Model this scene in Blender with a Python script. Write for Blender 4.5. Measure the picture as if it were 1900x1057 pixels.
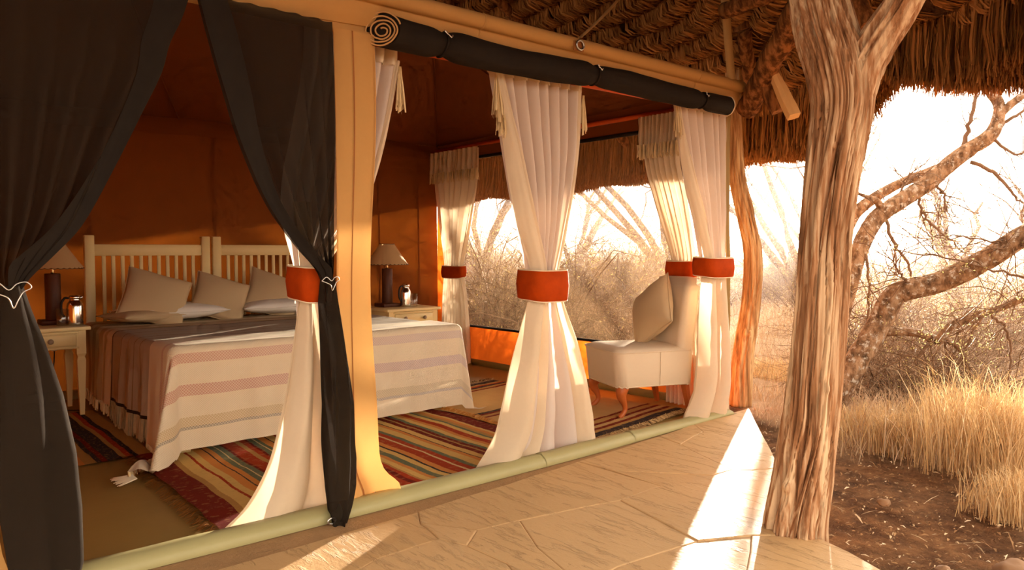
import bpy, bmesh, math, random
import numpy as np
from mathutils import Vector, Matrix, noise

for _o in list(bpy.data.objects):
    bpy.data.objects.remove(_o)
scene = bpy.context.scene
COL = scene.collection
PI = math.pi
rnd = random.Random(7)
nrs = np.random.RandomState(11)

# ------------------------------------------------------------------ camera
FPX, CX, CY = 1400.0, 950.0, 528.5
CAM = Vector((0.0, 0.0, 1.1))
YAW, PITCH = math.radians(49.3), math.radians(-2.6)
FWD = Vector((math.cos(YAW) * math.cos(PITCH), math.sin(YAW) * math.cos(PITCH), math.sin(PITCH)))
RGT = Vector((math.sin(YAW), -math.cos(YAW), 0.0))
UPV = RGT.cross(FWD)
cd = bpy.data.cameras.new('camera')
cam = bpy.data.objects.new('camera', cd)
COL.objects.link(cam)
cam.location = CAM
cam.rotation_euler = FWD.to_track_quat('-Z', 'Y').to_euler()
cd.sensor_fit = 'HORIZONTAL'
cd.sensor_width = 36.0
cd.lens = 36.0 * FPX / 1900.0
cd.clip_start, cd.clip_end = 0.02, 500
scene.camera = cam

# ------------------------------------------------------------------ sun, sky, exposure
SUN_U, SUN_V = 1530, 288
SUND = (FWD + RGT * ((SUN_U - CX) / FPX) + UPV * ((CY - SUN_V) / FPX)).normalized()   # towards the sun
SUN_STRENGTH, SKY_BASE, SKY_GLOW, SKY_AUREOLE = 30.0, 1.15, 1.5, 3.0
EXPOSURE = 1.6
sl = bpy.data.lights.new('sun', 'SUN')
sl.energy = SUN_STRENGTH
sl.color = (1.0, 0.86, 0.68)
sl.angle = math.radians(0.8)
so = bpy.data.objects.new('sun', sl)
COL.objects.link(so)
so.rotation_euler = SUND.to_track_quat('Z', 'Y').to_euler()
so.location = (30, 15, 12)

world = bpy.data.worlds.new('sky')
scene.world = world
world.use_nodes = True
wt = world.node_tree
wt.nodes.clear()
def wn(t, **k):
    n = wt.nodes.new(t)
    for a, b in k.items():
        setattr(n, a, b)
    return n
w_tc = wn('ShaderNodeTexCoord')
w_dot = wn('ShaderNodeVectorMath', operation='DOT_PRODUCT')
w_dot.inputs[1].default_value = SUND
wt.links.new(w_tc.outputs['Generated'], w_dot.inputs[0])
w_cl = wn('ShaderNodeMath', operation='MAXIMUM'); w_cl.inputs[1].default_value = 0.0
wt.links.new(w_dot.outputs['Value'], w_cl.inputs[0])
def wpow(p, s):
    a = wn('ShaderNodeMath', operation='POWER'); a.inputs[1].default_value = p
    b = wn('ShaderNodeMath', operation='MULTIPLY'); b.inputs[1].default_value = s
    wt.links.new(w_cl.outputs[0], a.inputs[0]); wt.links.new(a.outputs[0], b.inputs[0])
    return b
def wadd(a, b):
    n = wn('ShaderNodeMath', operation='ADD')
    wt.links.new(a.outputs[0], n.inputs[0]); wt.links.new(b.outputs[0], n.inputs[1])
    return n
g = wadd(wpow(4.0, SKY_GLOW), wpow(60.0, SKY_AUREOLE))
w_b1 = wn('ShaderNodeBackground'); w_b1.inputs['Color'].default_value = (1.0, 0.88, 0.74, 1); w_b1.inputs['Strength'].default_value = SKY_BASE
w_b2 = wn('ShaderNodeBackground'); w_b2.inputs['Color'].default_value = (1.0, 0.86, 0.66, 1)
wt.links.new(g.outputs[0], w_b2.inputs['Strength'])
w_as = wn('ShaderNodeAddShader')
wt.links.new(w_b1.outputs[0], w_as.inputs[0]); wt.links.new(w_b2.outputs[0], w_as.inputs[1])
w_out = wn('ShaderNodeOutputWorld')
wt.links.new(w_as.outputs[0], w_out.inputs['Surface'])

vs = scene.view_settings
vs.view_transform = 'Standard'
vs.look = 'None'
vs.exposure = EXPOSURE
vs.gamma = 1.0
vs.use_curve_mapping = False
scene.cycles.max_bounces = 6
scene.cycles.diffuse_bounces = 3
scene.cycles.transmission_bounces = 6
scene.cycles.transparent_max_bounces = 8
scene.cycles.volume_bounces = 0
scene.cycles.caustics_reflective = False
scene.cycles.caustics_refractive = False
scene.cycles.use_light_tree = False
scene.cycles.use_adaptive_sampling = True
scene.cycles.adaptive_min_samples = 12
scene.cycles.adaptive_threshold = 0.04
scene.cycles.use_denoising = True

# ------------------------------------------------------------------ pixel -> world helpers (1900x1057 frame)
def ray(u, v):
    return FWD + RGT * ((u - CX) / FPX) + UPV * ((CY - v) / FPX)
def onZ(u, v, z=0.0):
    d = ray(u, v); return CAM + d * ((z - CAM.z) / d.z)
def onY(u, v, Y):
    d = ray(u, v); return CAM + d * (Y / d.y)
def onX(u, v, X):
    d = ray(u, v); return CAM + d * (X / d.x)
def atD(u, v, D):
    return CAM + ray(u, v) * D
def xat(u, Y, v=465):
    return onY(u, v, Y).x
def yat(u, X, v=465):
    return onX(u, v, X).y

# ------------------------------------------------------------------ object helpers
WORG = {}
def link(o, parent, origin):
    COL.objects.link(o)
    if parent is not None:
        o.parent = parent
        o.location = Vector(origin) - WORG[parent.name]
    else:
        o.location = origin
    WORG[o.name] = Vector(origin)
    return o
def tag(o, label=None, cat=None, group=None, kind=None):
    if label: o['label'] = label
    if cat: o['category'] = cat
    if group: o['group'] = group
    if kind: o['kind'] = kind
    return o
def thing(name, loc, label=None, cat=None, group=None, kind=None):
    o = bpy.data.objects.new(name, None)
    o.empty_display_size = 0.1
    link(o, None, loc)
    return tag(o, label, cat, group, kind)
def mesh_data(name, V, F, mat=None, uv=None, smooth=True):
    me = bpy.data.meshes.new(name)
    if isinstance(F, np.ndarray):
        V = np.asarray(V, dtype=np.float32)
        m, k = F.shape
        me.vertices.add(len(V)); me.vertices.foreach_set('co', V.ravel())
        me.loops.add(m * k); me.loops.foreach_set('vertex_index', F.astype(np.int32).ravel())
        me.polygons.add(m); me.polygons.foreach_set('loop_start', (np.arange(m) * k).astype(np.int32))
        me.update(calc_edges=True)
    else:
        me.from_pydata([tuple(v) for v in V], [], F)
        me.update()
    if uv is not None:
        li = np.empty(len(me.loops), dtype=np.int32)
        me.loops.foreach_get('vertex_index', li)
        lay = me.uv_layers.new(name='UVMap')
        lay.data.foreach_set('uv', np.asarray(uv, dtype=np.float32)[li].ravel())
    if smooth:
        me.polygons.foreach_set('use_smooth', np.ones(len(me.polygons), dtype=bool))
    if mat is not None:
        me.materials.append(mat)
    return me
def mk(name, V, F, mat, parent=None, uv=None, smooth=True, org=None):
    """world-space vertices -> one mesh object (origin at org, the parent's base, or the middle of its own base)"""
    V = np.asarray([tuple(v) for v in V] if not isinstance(V, np.ndarray) else V, dtype=np.float64)
    if org is None:
        if parent is not None:
            org = WORG[parent.name]
        else:
            lo, hi = V.min(0), V.max(0)
            org = ((lo[0] + hi[0]) / 2, (lo[1] + hi[1]) / 2, lo[2])
    o = bpy.data.objects.new(name, mesh_data(name, V - np.array(tuple(org)), F, mat, uv, smooth))
    return link(o, parent, org)
def inst(name, me, parent, loc, rot=(0, 0, 0), scale=(1, 1, 1)):
    o = bpy.data.objects.new(name, me)
    link(o, parent, loc)
    o.rotation_euler = rot; o.scale = scale
    return o

class MB:
    def __init__(s): s.V, s.F, s.UV, s.n = [], [], [], 0
    def add(s, V, F, uv=None):
        s.V.extend([tuple(v) for v in V])
        s.F.extend([tuple(i + s.n for i in f) for f in F])
        s.UV.extend(uv if uv is not None else [(0, 0)] * len(V))
        s.n += len(V)
        return s
    def build(s, name, mat, parent=None, smooth=True, org=None, uv=False):
        return mk(name, s.V, s.F, mat, parent, s.UV if uv else None, smooth, org)

def tube(pts, rad, n=8, cap=True):
    pts = [Vector(p) for p in pts]
    if not hasattr(rad, '__len__'): rad = [rad] * len(pts)
    V, F = [], []
    t0 = (pts[1] - pts[0]).normalized()
    a = t0.orthogonal().normalized()
    for i, p in enumerate(pts):
        t = (pts[min(i + 1, len(pts) - 1)] - pts[max(i - 1, 0)]).normalized()
        a = (a - t * a.dot(t)).normalized()
        b = t.cross(a)
        for k in range(n):
            w = 2 * PI * k / n
            V.append(p + (a * math.cos(w) + b * math.sin(w)) * rad[i])
    for i in range(len(pts) - 1):
        for k in range(n):
            k2 = (k + 1) % n
            F.append((i * n + k, i * n + k2, (i + 1) * n + k2, (i + 1) * n + k))
    if cap:
        F.append(tuple(range(n - 1, -1, -1)))
        m = (len(pts) - 1) * n
        F.append(tuple(range(m, m + n)))
    return V, F
def lathe(prof, n=32, c=(0, 0, 0), cap=True):
    V, F = [], []
    for r, z in prof:
        for k in range(n):
            w = 2 * PI * k / n
            V.append((c[0] + r * math.cos(w), c[1] + r * math.sin(w), c[2] + z))
    for i in range(len(prof) - 1):
        for k in range(n):
            k2 = (k + 1) % n
            F.append((i * n + k, i * n + k2, (i + 1) * n + k2, (i + 1) * n + k))
    if cap:
        F.append(tuple(range(n - 1, -1, -1)))
        m = (len(prof) - 1) * n
        F.append(tuple(range(m, m + n)))
    return V, F
def rbox(c, s, bev=0.004, rz=0.0, seg=1):
    bm = bmesh.new()
    bmesh.ops.create_cube(bm, size=1)
    for v in bm.verts: v.co = Vector((v.co.x * s[0], v.co.y * s[1], v.co.z * s[2]))
    if bev > 0:
        bmesh.ops.bevel(bm, geom=list(bm.edges), offset=bev, segments=seg, profile=0.6, affect='EDGES', clamp_overlap=True)
    R = Matrix.Rotation(rz, 3, 'Z')
    V = [R @ v.co + Vector(c) for v in bm.verts]
    bm.verts.index_update()
    F = [tuple(v.index for v in f.verts) for f in bm.faces]
    bm.free()
    return V, F
def cyl(p0, p1, r0, r1=None, n=16):
    return tube([p0, p1], [r0, r0 if r1 is None else r1], n)
def gridf(nu, nv, fn, uvfn=None):
    V, UV = [], []
    for j in range(nv + 1):
        for i in range(nu + 1):
            V.append(fn(i / nu, j / nv))
            UV.append(uvfn(i / nu, j / nv) if uvfn else (i / nu, j / nv))
    w = nu + 1
    F = [(j * w + i, j * w + i + 1, (j + 1) * w + i + 1, (j + 1) * w + i) for j in range(nv) for i in range(nu)]
    return V, F, UV
def catmull(pts, per=8):
    P = [np.array(p, dtype=float) for p in pts]
    P = [2 * P[0] - P[1]] + P + [2 * P[-1] - P[-2]]
    out = []
    for i in range(1, len(P) - 2):
        for k in range(per):
            t = k / per
            out.append(0.5 * ((2 * P[i]) + (-P[i - 1] + P[i + 1]) * t + (2 * P[i - 1] - 5 * P[i] + 4 * P[i + 1] - P[i + 2]) * t * t + (-P[i - 1] + 3 * P[i] - 3 * P[i + 1] + P[i + 2]) * t ** 3))
    out.append(P[-2])
    return out
def interp(rows, t):
    """rows: [(t, a, b, ...)] sorted by t, smooth interpolation"""
    if t <= rows[0][0]: return rows[0][1:]
    for r0, r1 in zip(rows, rows[1:]):
        if t <= r1[0]:
            k = (t - r0[0]) / (r1[0] - r0[0])
            return tuple(a + (b - a) * k for a, b in zip(r0[1:], r1[1:]))
    return rows[-1][1:]
def smooth_rows(rows):
    ts = [r[0] for r in rows]
    arr = catmull([r for r in rows], 6)
    out = [tuple(a) for a in arr]
    out.sort(key=lambda r: r[0])
    return out
def ss(a, b, x):
    t = min(1, max(0, (x - a) / (b - a)))
    return t * t * (3 - 2 * t)
def nz(x, y=0.0, z=0.0):
    return noise.noise(Vector((x, y, z)))

# ribbons: many thin strips in one mesh (numpy). P: (N, K, 3) centre lines, W: (N, K) half widths, S: (N, 3) side directions
def ribbons(P, W, S):
    N, K, _ = P.shape
    A = P - S[:, None, :] * W[:, :, None]
    B = P + S[:, None, :] * W[:, :, None]
    V = np.stack([A, B], axis=2).reshape(-1, 3)
    base = (np.arange(N) * K * 2)[:, None]
    k = (np.arange(K - 1) * 2)[None, :]
    i0 = base + k
    F = np.stack([i0, i0 + 1, i0 + 3, i0 + 2], axis=2).reshape(-1, 4)
    return V, F

# ------------------------------------------------------------------ materials
def lin(r, g, b):
    f = lambda c: (c / 255 / 12.92) if c / 255 <= 0.04045 else ((c / 255 + 0.055) / 1.055) ** 2.4
    return (f(r), f(g), f(b))
class NT:
    def __init__(s, name):
        s.m = bpy.data.materials.new(name); s.m.use_nodes = True
        s.t = s.m.node_tree; s.t.nodes.clear()
        s.out = s.n('ShaderNodeOutputMaterial')
    def n(s, typ, ins=None, **k):
        x = s.t.nodes.new(typ)
        for a, b in k.items(): setattr(x, a, b)
        for a, b in (ins or {}).items():
            if isinstance(b, bpy.types.NodeSocket): s.t.links.new(b, x.inputs[a])
            else: x.inputs[a].default_value = b
        return x
    def l(s, a, b): s.t.links.new(a, b)
    def coord(s, kind='Object', scale=(1, 1, 1)):
        tc = s.n('ShaderNodeTexCoord')
        mp = s.n('ShaderNodeMapping', {'Vector': tc.outputs[kind], 'Scale': scale})
        return mp.outputs[0]
    def noise(s, vec, scale, detail=4, rough=0.55):
        return s.n('ShaderNodeTexNoise', {'Vector': vec, 'Scale': scale, 'Detail': detail, 'Roughness': rough})
    def mix(s, fac, a, b, mode='MIX'):
        x = s.n('ShaderNodeMix', data_type='RGBA', blend_type=mode)
        for sock, val in ((x.inputs[0], fac), (x.inputs[6], a), (x.inputs[7], b)):
            if isinstance(val, bpy.types.NodeSocket): s.l(val, sock)
            elif sock == x.inputs[0]: sock.default_value = val
            else: sock.default_value = (*val, 1) if len(val) == 3 else val
        return x.outputs[2]
    def math(s, op, a, b=0.0, c=0.0):
        x = s.n('ShaderNodeMath', operation=op)
        for i, val in enumerate((a, b, c)):
            if isinstance(val, bpy.types.NodeSocket): s.l(val, x.inputs[i])
            else: x.inputs[i].default_value = val
        return x.outputs[0]
    def ramp(s, fac, stops, interp='LINEAR'):
        x = s.n('ShaderNodeValToRGB')
        cr = x.color_ramp; cr.interpolation = interp
        while len(cr.elements) < len(stops): cr.elements.new(0.5)
        for e, (p, c) in zip(cr.elements, stops):
            e.position = p; e.color = (*c, 1)
        s.l(fac, x.inputs[0])
        return x.outputs[0]
    def finish(s, color, rough=0.8, metal=0.0, bump=None, bstr=0.3, bdist=0.01, transl=0.0, tcol=None, transp=0.0, spec=0.3, sheen=0.0):
        p = s.n('ShaderNodeBsdfPrincipled')
        p.inputs['Specular IOR Level'].default_value = spec
        p.inputs['Metallic'].default_value = metal
        if sheen: p.inputs['Sheen Weight'].default_value = sheen
        for sock, val in ((p.inputs['Base Color'], color), (p.inputs['Roughness'], rough)):
            if isinstance(val, bpy.types.NodeSocket): s.l(val, sock)
            elif hasattr(val, '__len__'): sock.default_value = (*val, 1)
            else: sock.default_value = val
        nrm = None
        if bump is not None:
            b = s.n('ShaderNodeBump', {'Height': bump, 'Strength': bstr, 'Distance': bdist})
            nrm = b.outputs[0]; s.l(nrm, p.inputs['Normal'])
        sh = p.outputs[0]
        if transl:
            t = s.n('ShaderNodeBsdfTranslucent')
            tc = tcol if tcol is not None else color
            if isinstance(tc, bpy.types.NodeSocket): s.l(tc, t.inputs[0])
            else: t.inputs[0].default_value = (*tc, 1)
            x = s.n('ShaderNodeMixShader', {0: transl, 1: sh, 2: t.outputs[0]}); sh = x.outputs[0]
        if not (isinstance(transp, float) and transp == 0.0):
            t = s.n('ShaderNodeBsdfTransparent')
            x = s.n('ShaderNodeMixShader', {0: transp, 1: sh, 2: t.outputs[0]}); sh = x.outputs[0]
        s.l(sh, s.out.inputs[0])
        return s.m
def simple(name, c, var=0.15, vs_=6.0, rough=0.8, bscale=80, bstr=0.0, stretch=(1, 1, 1), **k):
    t = NT(name)
    v = t.coord('Object', stretch)
    nzz = t.noise(v, vs_)
    lo = tuple(x * (1 - var) for x in c); hi = tuple(min(1, x * (1 + var)) for x in c)
    colr = t.mix(nzz.outputs[0], lo, hi)
    bump = None
    if bstr: bump = t.noise(v, bscale, 3).outputs[0]
    return t.finish(colr, rough, bump=bump, bstr=bstr, **k)
def weave(name, c, scale=220, var=0.12, bstr=0.25, uv=False, rough=0.9, **k):
    """plain cloth: fine crossed threads and a soft blotchy tone"""
    t = NT(name)
    v = t.coord('UV' if uv else 'Object')
    w1 = t.n('ShaderNodeTexWave', {'Vector': v, 'Scale': scale, 'Distortion': 0.4}, wave_type='BANDS', bands_direction='X')
    w2 = t.n('ShaderNodeTexWave', {'Vector': v, 'Scale': scale, 'Distortion': 0.4}, wave_type='BANDS', bands_direction='Y' if uv else 'Z')
    h = t.math('ADD', w1.outputs['Fac'], w2.outputs['Fac'])
    n = t.noise(v, 5.0)
    n2 = t.noise(v, 60.0, 2)
    f = t.math('ADD', t.math('MULTIPLY', n.outputs[0], 0.7), t.math('MULTIPLY', n2.outputs[0], 0.3))
    colr = t.mix(f, tuple(x * (1 - var) for x in c), tuple(min(1, x * (1 + var)) for x in c))
    return t.finish(colr, rough, bump=h, bstr=bstr, bdist=0.002, **k)
def islands(name, cols, rough=0.9, transl=0.0, spec=0.1):
    """strands: every strip of the mesh takes its own tone"""
    t = NT(name)
    gi = t.n('ShaderNodeNewGeometry')
    stops = [(i / (len(cols) - 1), c) for i, c in enumerate(cols)]
    return t.finish(t.ramp(gi.outputs['Random Per Island'], stops), rough, transl=transl, spec=spec)

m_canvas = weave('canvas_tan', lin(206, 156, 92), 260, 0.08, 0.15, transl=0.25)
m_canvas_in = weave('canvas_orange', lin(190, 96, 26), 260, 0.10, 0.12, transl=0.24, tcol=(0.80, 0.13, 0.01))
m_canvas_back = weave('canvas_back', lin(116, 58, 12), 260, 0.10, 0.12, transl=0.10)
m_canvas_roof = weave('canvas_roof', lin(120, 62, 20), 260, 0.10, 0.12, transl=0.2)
m_seam = simple('seam_thread', lin(150, 90, 40), 0.1)
m_rail = simple('orange_rail', lin(200, 80, 20), 0.08, rough=0.6)
m_sheet = simple('groundsheet', lin(150, 118, 62), 0.16, 3.0, rough=0.55, bscale=14, bstr=0.12)
m_thresh = simple('threshold_green', lin(164, 152, 104), 0.10, 5, rough=0.45, bscale=22, bstr=0.15)
m_mesh = weave('dark_netting', lin(44, 35, 27), 500, 0.15, 0.1, transp=0.09, transl=0.06, spec=0.05)
m_roll = simple('rolled_netting', lin(38, 31, 25), 0.2, 20, bscale=60, bstr=0.1, spec=0.08)
m_rolledge = simple('roll_edge', lin(196, 150, 96), 0.15, 30)
m_cream = weave('curtain_cream', lin(232, 210, 178), 300, 0.07, 0.3, transl=0.30)
m_lining = weave('curtain_lining', lin(238, 222, 208), 400, 0.04, 0.08, transl=0.45)
m_rust = simple('rust_velvet', lin(172, 60, 6), 0.28, 16, rough=0.85, bscale=30, bstr=0.25, spec=0.1)
m_piping = simple('piping', lin(232, 208, 172), 0.05)
m_cord = simple('fringe_thread', lin(224, 196, 148), 0.15, 30)
m_wire = NT('wire'); m_wire = m_wire.finish((0.75, 0.72, 0.68), 0.28, metal=1.0)
m_steel = NT('steel'); m_steel = m_steel.finish((0.78, 0.76, 0.73), 0.12, metal=1.0)
m_paint = simple('cream_paint', lin(232, 208, 150), 0.07, 7, rough=0.42, bscale=30, bstr=0.06)
m_darkwood = simple('dark_wood', lin(84, 44, 24), 0.35, 5, rough=0.5, stretch=(6, 6, 0.8), bscale=20, bstr=0.1)
m_legwood = simple('leg_wood', lin(176, 90, 40), 0.25, 6, rough=0.35, stretch=(6, 6, 1))
m_brass = NT('brass'); m_brass = m_brass.finish((0.72, 0.50, 0.22), 0.3, metal=1.0)
m_shade = simple('lamp_shade', lin(214, 178, 128), 0.06, transl=0.35, rough=0.8)
m_shadetrim = simple('shade_trim', lin(92, 66, 44), 0.1)
m_knob = simple('knob_pewter', lin(150, 128, 104), 0.2, 40, rough=0.35)
m_white = simple('white_plastic', lin(225, 215, 200), 0.05, rough=0.5)
m_black = simple('black_plastic', lin(30, 26, 24), 0.1, rough=0.5)
m_cushion = weave('cushion_knit', lin(214, 184, 142), 330, 0.05, 0.5, uv=False)
m_pillow = weave('white_cotton', lin(236, 226, 212), 400, 0.03, 0.1)
m_chair = weave('chair_upholstery', lin(230, 206, 174), 170, 0.05, 0.5)
m_mattress = weave('mattress_cloth', lin(220, 205, 180), 300, 0.04, 0.1)
m_pole = simple('metal_pole', lin(70, 66, 66), 0.1, rough=0.4)
m_strap = weave('strap_webbing', lin(176, 136, 84), 300, 0.08, 0.2)
m_eyelet = NT('eyelet'); m_eyelet = m_eyelet.finish((0.5, 0.48, 0.45), 0.35, metal=1.0)
t = NT('drinking_glass')
_a = t.n('ShaderNodeBsdfTransparent', {'Color': (0.95, 0.94, 0.92, 1)}); _b = t.n('ShaderNodeBsdfGlossy', {'Roughness': 0.04})
_g = t.n('ShaderNodeMixShader', {0: 0.16, 1: _a.outputs[0], 2: _b.outputs[0]}); t.l(_g.outputs[0], t.out.inputs[0]); m_glass = t.m
# insect screen in the side window: pale woven net, mostly open
t = NT('window_screen')
m_screen = t.finish(lin(132, 106, 78), 0.9, transl=0.15, transp=0.52)

def bark(name, c1, c2, scale=26, zs=0.08, bstr=0.9, spots=None):
    t = NT(name)
    v = t.coord('Object', (1, 1, zs))
    n1 = t.noise(v, scale, 6, 0.6)
    v2 = t.coord('Object', (1, 1, 1))
    n2 = t.noise(v2, 3.0, 3)
    col = t.ramp(n1.outputs[0], [(0.32, tuple(x * 0.30 for x in c1)), (0.46, c1), (0.60, c2), (0.8, tuple(min(1, x * 1.15) for x in c2))])
    col = t.mix(t.math('MULTIPLY', n2.outputs[0], 0.45), col, tuple(x * 0.55 for x in c1))
    if spots:
        s1 = t.noise(v2, 24.0, 5, 0.7)
        f = t.ramp(s1.outputs[0], [(0.55, (0, 0, 0)), (0.63, (0.85, 0.85, 0.85))])
        col = t.mix(f, col, spots)
    return t.finish(col, 0.95, bump=n1.outputs[0], bstr=bstr, bdist=0.012, spec=0.1)
m_bark = bark('post_bark', lin(176, 124, 84), lin(232, 196, 154), 30, 0.025, 0.4)
m_bark_far = bark('cedar_post_bark', lin(188, 136, 88), lin(234, 192, 138), 30, 0.06, 0.6)
m_limb = bark('acacia_bark', lin(132, 98, 70), lin(180, 142, 108), 22, 0.5, 0.8, spots=lin(200, 186, 168))
m_rafter = bark('rafter_wood', lin(110, 66, 34), lin(172, 112, 62), 30, 0.08, 0.6)
m_plank = simple('split_plank', lin(224, 172, 108), 0.12, 10, stretch=(4, 4, 0.6), bscale=20, bstr=0.1)
m_twig = simple('dry_twigs', lin(122, 90, 64), 0.25, 3)
m_thatch = islands('thatch_straw', [lin(112, 70, 34), lin(174, 116, 62), lin(142, 92, 48), lin(198, 140, 80), lin(154, 102, 54)], 0.95)
m_thatch_base = simple('thatch_base', lin(84, 52, 26), 0.4, 20, bscale=60, bstr=0.8, stretch=(1, 1, 1))
m_grass = islands('dry_grass', [lin(190, 156, 122), lin(208, 178, 144), lin(168, 132, 98), lin(226, 200, 168), lin(186, 146, 106)], 0.8, transl=0.2)
m_goldgrass = islands('golden_grass', [lin(214, 174, 120), lin(230, 198, 148), lin(190, 146, 96), lin(240, 216, 174)], 0.8, transl=0.3)
m_brush = islands('dry_brush', [lin(134, 106, 84), lin(158, 128, 100), lin(112, 86, 66), lin(182, 152, 124)], 0.85, transl=0.08)
m_leaf = islands('acacia_leaves', [lin(186, 172, 104), lin(206, 192, 124), lin(166, 150, 92)], 0.7, transl=0.5)
m_leafdry = islands('dry_leaves', [lin(176, 150, 96), lin(196, 172, 110), lin(150, 122, 76)], 0.8, transl=0.4)
m_straw = islands('litter', [lin(150, 110, 74), lin(120, 84, 54), lin(176, 136, 94), lin(104, 70, 44), lin(206, 176, 136), lin(232, 210, 178)], 0.9)

def make_stone():
    t = NT('flagstone')
    v = t.coord('Object', (1, 1, 1))
    vd = t.coord('Object', (5.0, 1.2, 1)) 
    rot = t.n('ShaderNodeMapping', {'Vector': v, 'Rotation': (0, 0, 0.6), 'Scale': (6.5, 1.4, 1)})
    n1 = t.noise(rot.outputs[0], 0.9, 9, 0.66)
    n2 = t.noise(v, 1.3, 5, 0.6)
    n3 = t.noise(v, 55, 4, 0.6)
    oi = t.n('ShaderNodeObjectInfo')
    base = t.mix(oi.outputs['Random'], lin(200, 155, 102), lin(216, 173, 122))
    c = t.mix(n2.outputs[0], tuple(x * 0.78 for x in lin(200, 160, 112)), lin(216, 176, 124))
    c = t.mix(0.5, c, base)
    # slaty layers: stepped ledges running across the slab
    st = t.math('MULTIPLY', n1.outputs[0], 7.0)
    fl = t.math('FLOOR', st)
    fr = t.math('SUBTRACT', st, fl)
    step = t.math('ADD', fl, t.math('POWER', fr, 6.0))
    h = t.math('ADD', t.math('MULTIPLY', step, 0.30), t.math('MULTIPLY', n3.outputs[0], 0.10))
    c = t.mix(t.math('MULTIPLY', t.math('POWER', fr, 9.0), 0.14), c, lin(150, 112, 74))
    return t.finish(c, 0.6, bump=h, bstr=0.85, bdist=0.02, spec=0.35)
m_stone = make_stone()
m_mortar = simple('mortar', lin(170, 130, 88), 0.25, 12, bscale=90, bstr=0.5)

def make_ground():
    t = NT('ground_soil')
    v = t.coord('Object')
    n1 = t.noise(v, 7.0, 8, 0.7)
    n2 = t.noise(v, 0.9, 4)
    n3 = t.noise(v, 34, 5, 0.7)
    soil = t.ramp(n1.outputs[0], [(0.3, lin(66, 42, 26)), (0.5, lin(112, 76, 48)), (0.72, lin(152, 108, 70))])
    soil = t.mix(t.math('GREATER_THAN', n3.outputs[0], 0.64), soil, lin(178, 136, 92))
    straw = t.mix(n1.outputs[0], lin(156, 122, 92), lin(196, 160, 126))
    at = t.n('ShaderNodeAttribute', attribute_name='field')
    f = t.math('ADD', at.outputs['Fac'], t.math('MULTIPLY', t.math('SUBTRACT', n2.outputs[0], 0.5), 0.9))
    f = t.math('MINIMUM', t.math('MAXIMUM', f, 0.0), 1.0)
    c = t.mix(f, soil, straw)
    h = t.math('ADD', n1.outputs[0], t.math('MULTIPLY', n3.outputs[0], 0.4))
    return t.finish(c, 0.95, bump=h, bstr=0.9, bdist=0.04, spec=0.1)
m_ground = make_ground()
m_rock = simple('rock', lin(146, 108, 76), 0.2, 6, bscale=14, bstr=0.5)

# ================================================================== THE SETTING
FY, SX, BY, LX = 2.86, 4.45, 6.34, -1.5       # front wall, side wall, back wall, left wall
EAVE, RIDGE = 2.15, 2.72

# ---- ground: bare soil by the terrace, dry grass land beyond
def soil_dist(x, y):
    """signed distance outwards from the terrace edge (rough)"""
    px, py = 3.41, 1.96
    nx, ny = 0.62, -0.785
    return (x - px) * nx + (y - py) * ny
def field_fac(x, y):
    p = Vector((x, y, 0)) - Vector((CAM.x, CAM.y, 0))
    dpt = p.dot(FWD)
    lat = p.dot(RGT)
    if dpt < 0.3: return 0.0
    u = CX + lat / dpt * FPX
    lim = interp([(1300, 7.2), (1390, 5.4), (1480, 4.7), (1560, 4.4), (1660, 4.25), (1760, 4.0), (1860, 3.5), (1960, 3.0), (2300, 2.6)], u)[0]
    return ss(lim - 0.25, lim + 0.25, dpt)
def ground_z(x, y):
    d = math.hypot(x - 3, y - 2)
    b = -0.07 + 0.03 * nz(x * 0.9, y * 0.9) + 0.014 * nz(x * 4, y * 4) + 0.010 * nz(x * 11, y * 11, 3)
    if d > 12: b += (d - 12) * 0.004 * (1 + nz(x * 0.05, y * 0.05, 3))
    return b
def in_tent(x, y): return (LX - 0.3) < x < SX + 0.12 and FY - 0.1 < y < BY + 0.2
V, F, A = [], [], []
gx = sorted(set([round(-40 + 4 * i, 3) for i in range(10)] + [round(2.4 + 0.045 * i, 3) for i in range(134)] + [round(0.0 + 0.4 * i, 3) for i in range(6)] + [round(8.5 + 0.6 * i, 3) for i in range(26)] + [24 + 3 * i for i in range(60)]))
gy = sorted(set([round(-60 + 4 * i, 3) for i in range(14)] + [round(-1.0 + 0.045 * i, 3) for i in range(134)] + [round(-4.0 + 0.4 * i, 3) for i in range(7)] + [round(5.2 + 0.6 * i, 3) for i in range(32)] + [25 + 3 * i for i in range(60)]))
for y in gy:
    for x in gx:
        z = ground_z(x, y)
        if x < SX + 0.1: z = min(z, -0.10)
        V.append((x, y, z)); A.append(field_fac(x, y))
w = len(gx)
F = [(j * w + i, j * w + i + 1, (j + 1) * w + i + 1, (j + 1) * w + i) for j in range(len(gy) - 1) for i in range(w - 1)]
ground = mk('ground', V, F, m_ground, org=(0, 0, 0))
at = ground.data.attributes.new('field', 'FLOAT', 'POINT')
at.data.foreach_set('value', np.array(A, dtype=np.float32))
tag(ground, kind='structure')

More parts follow.
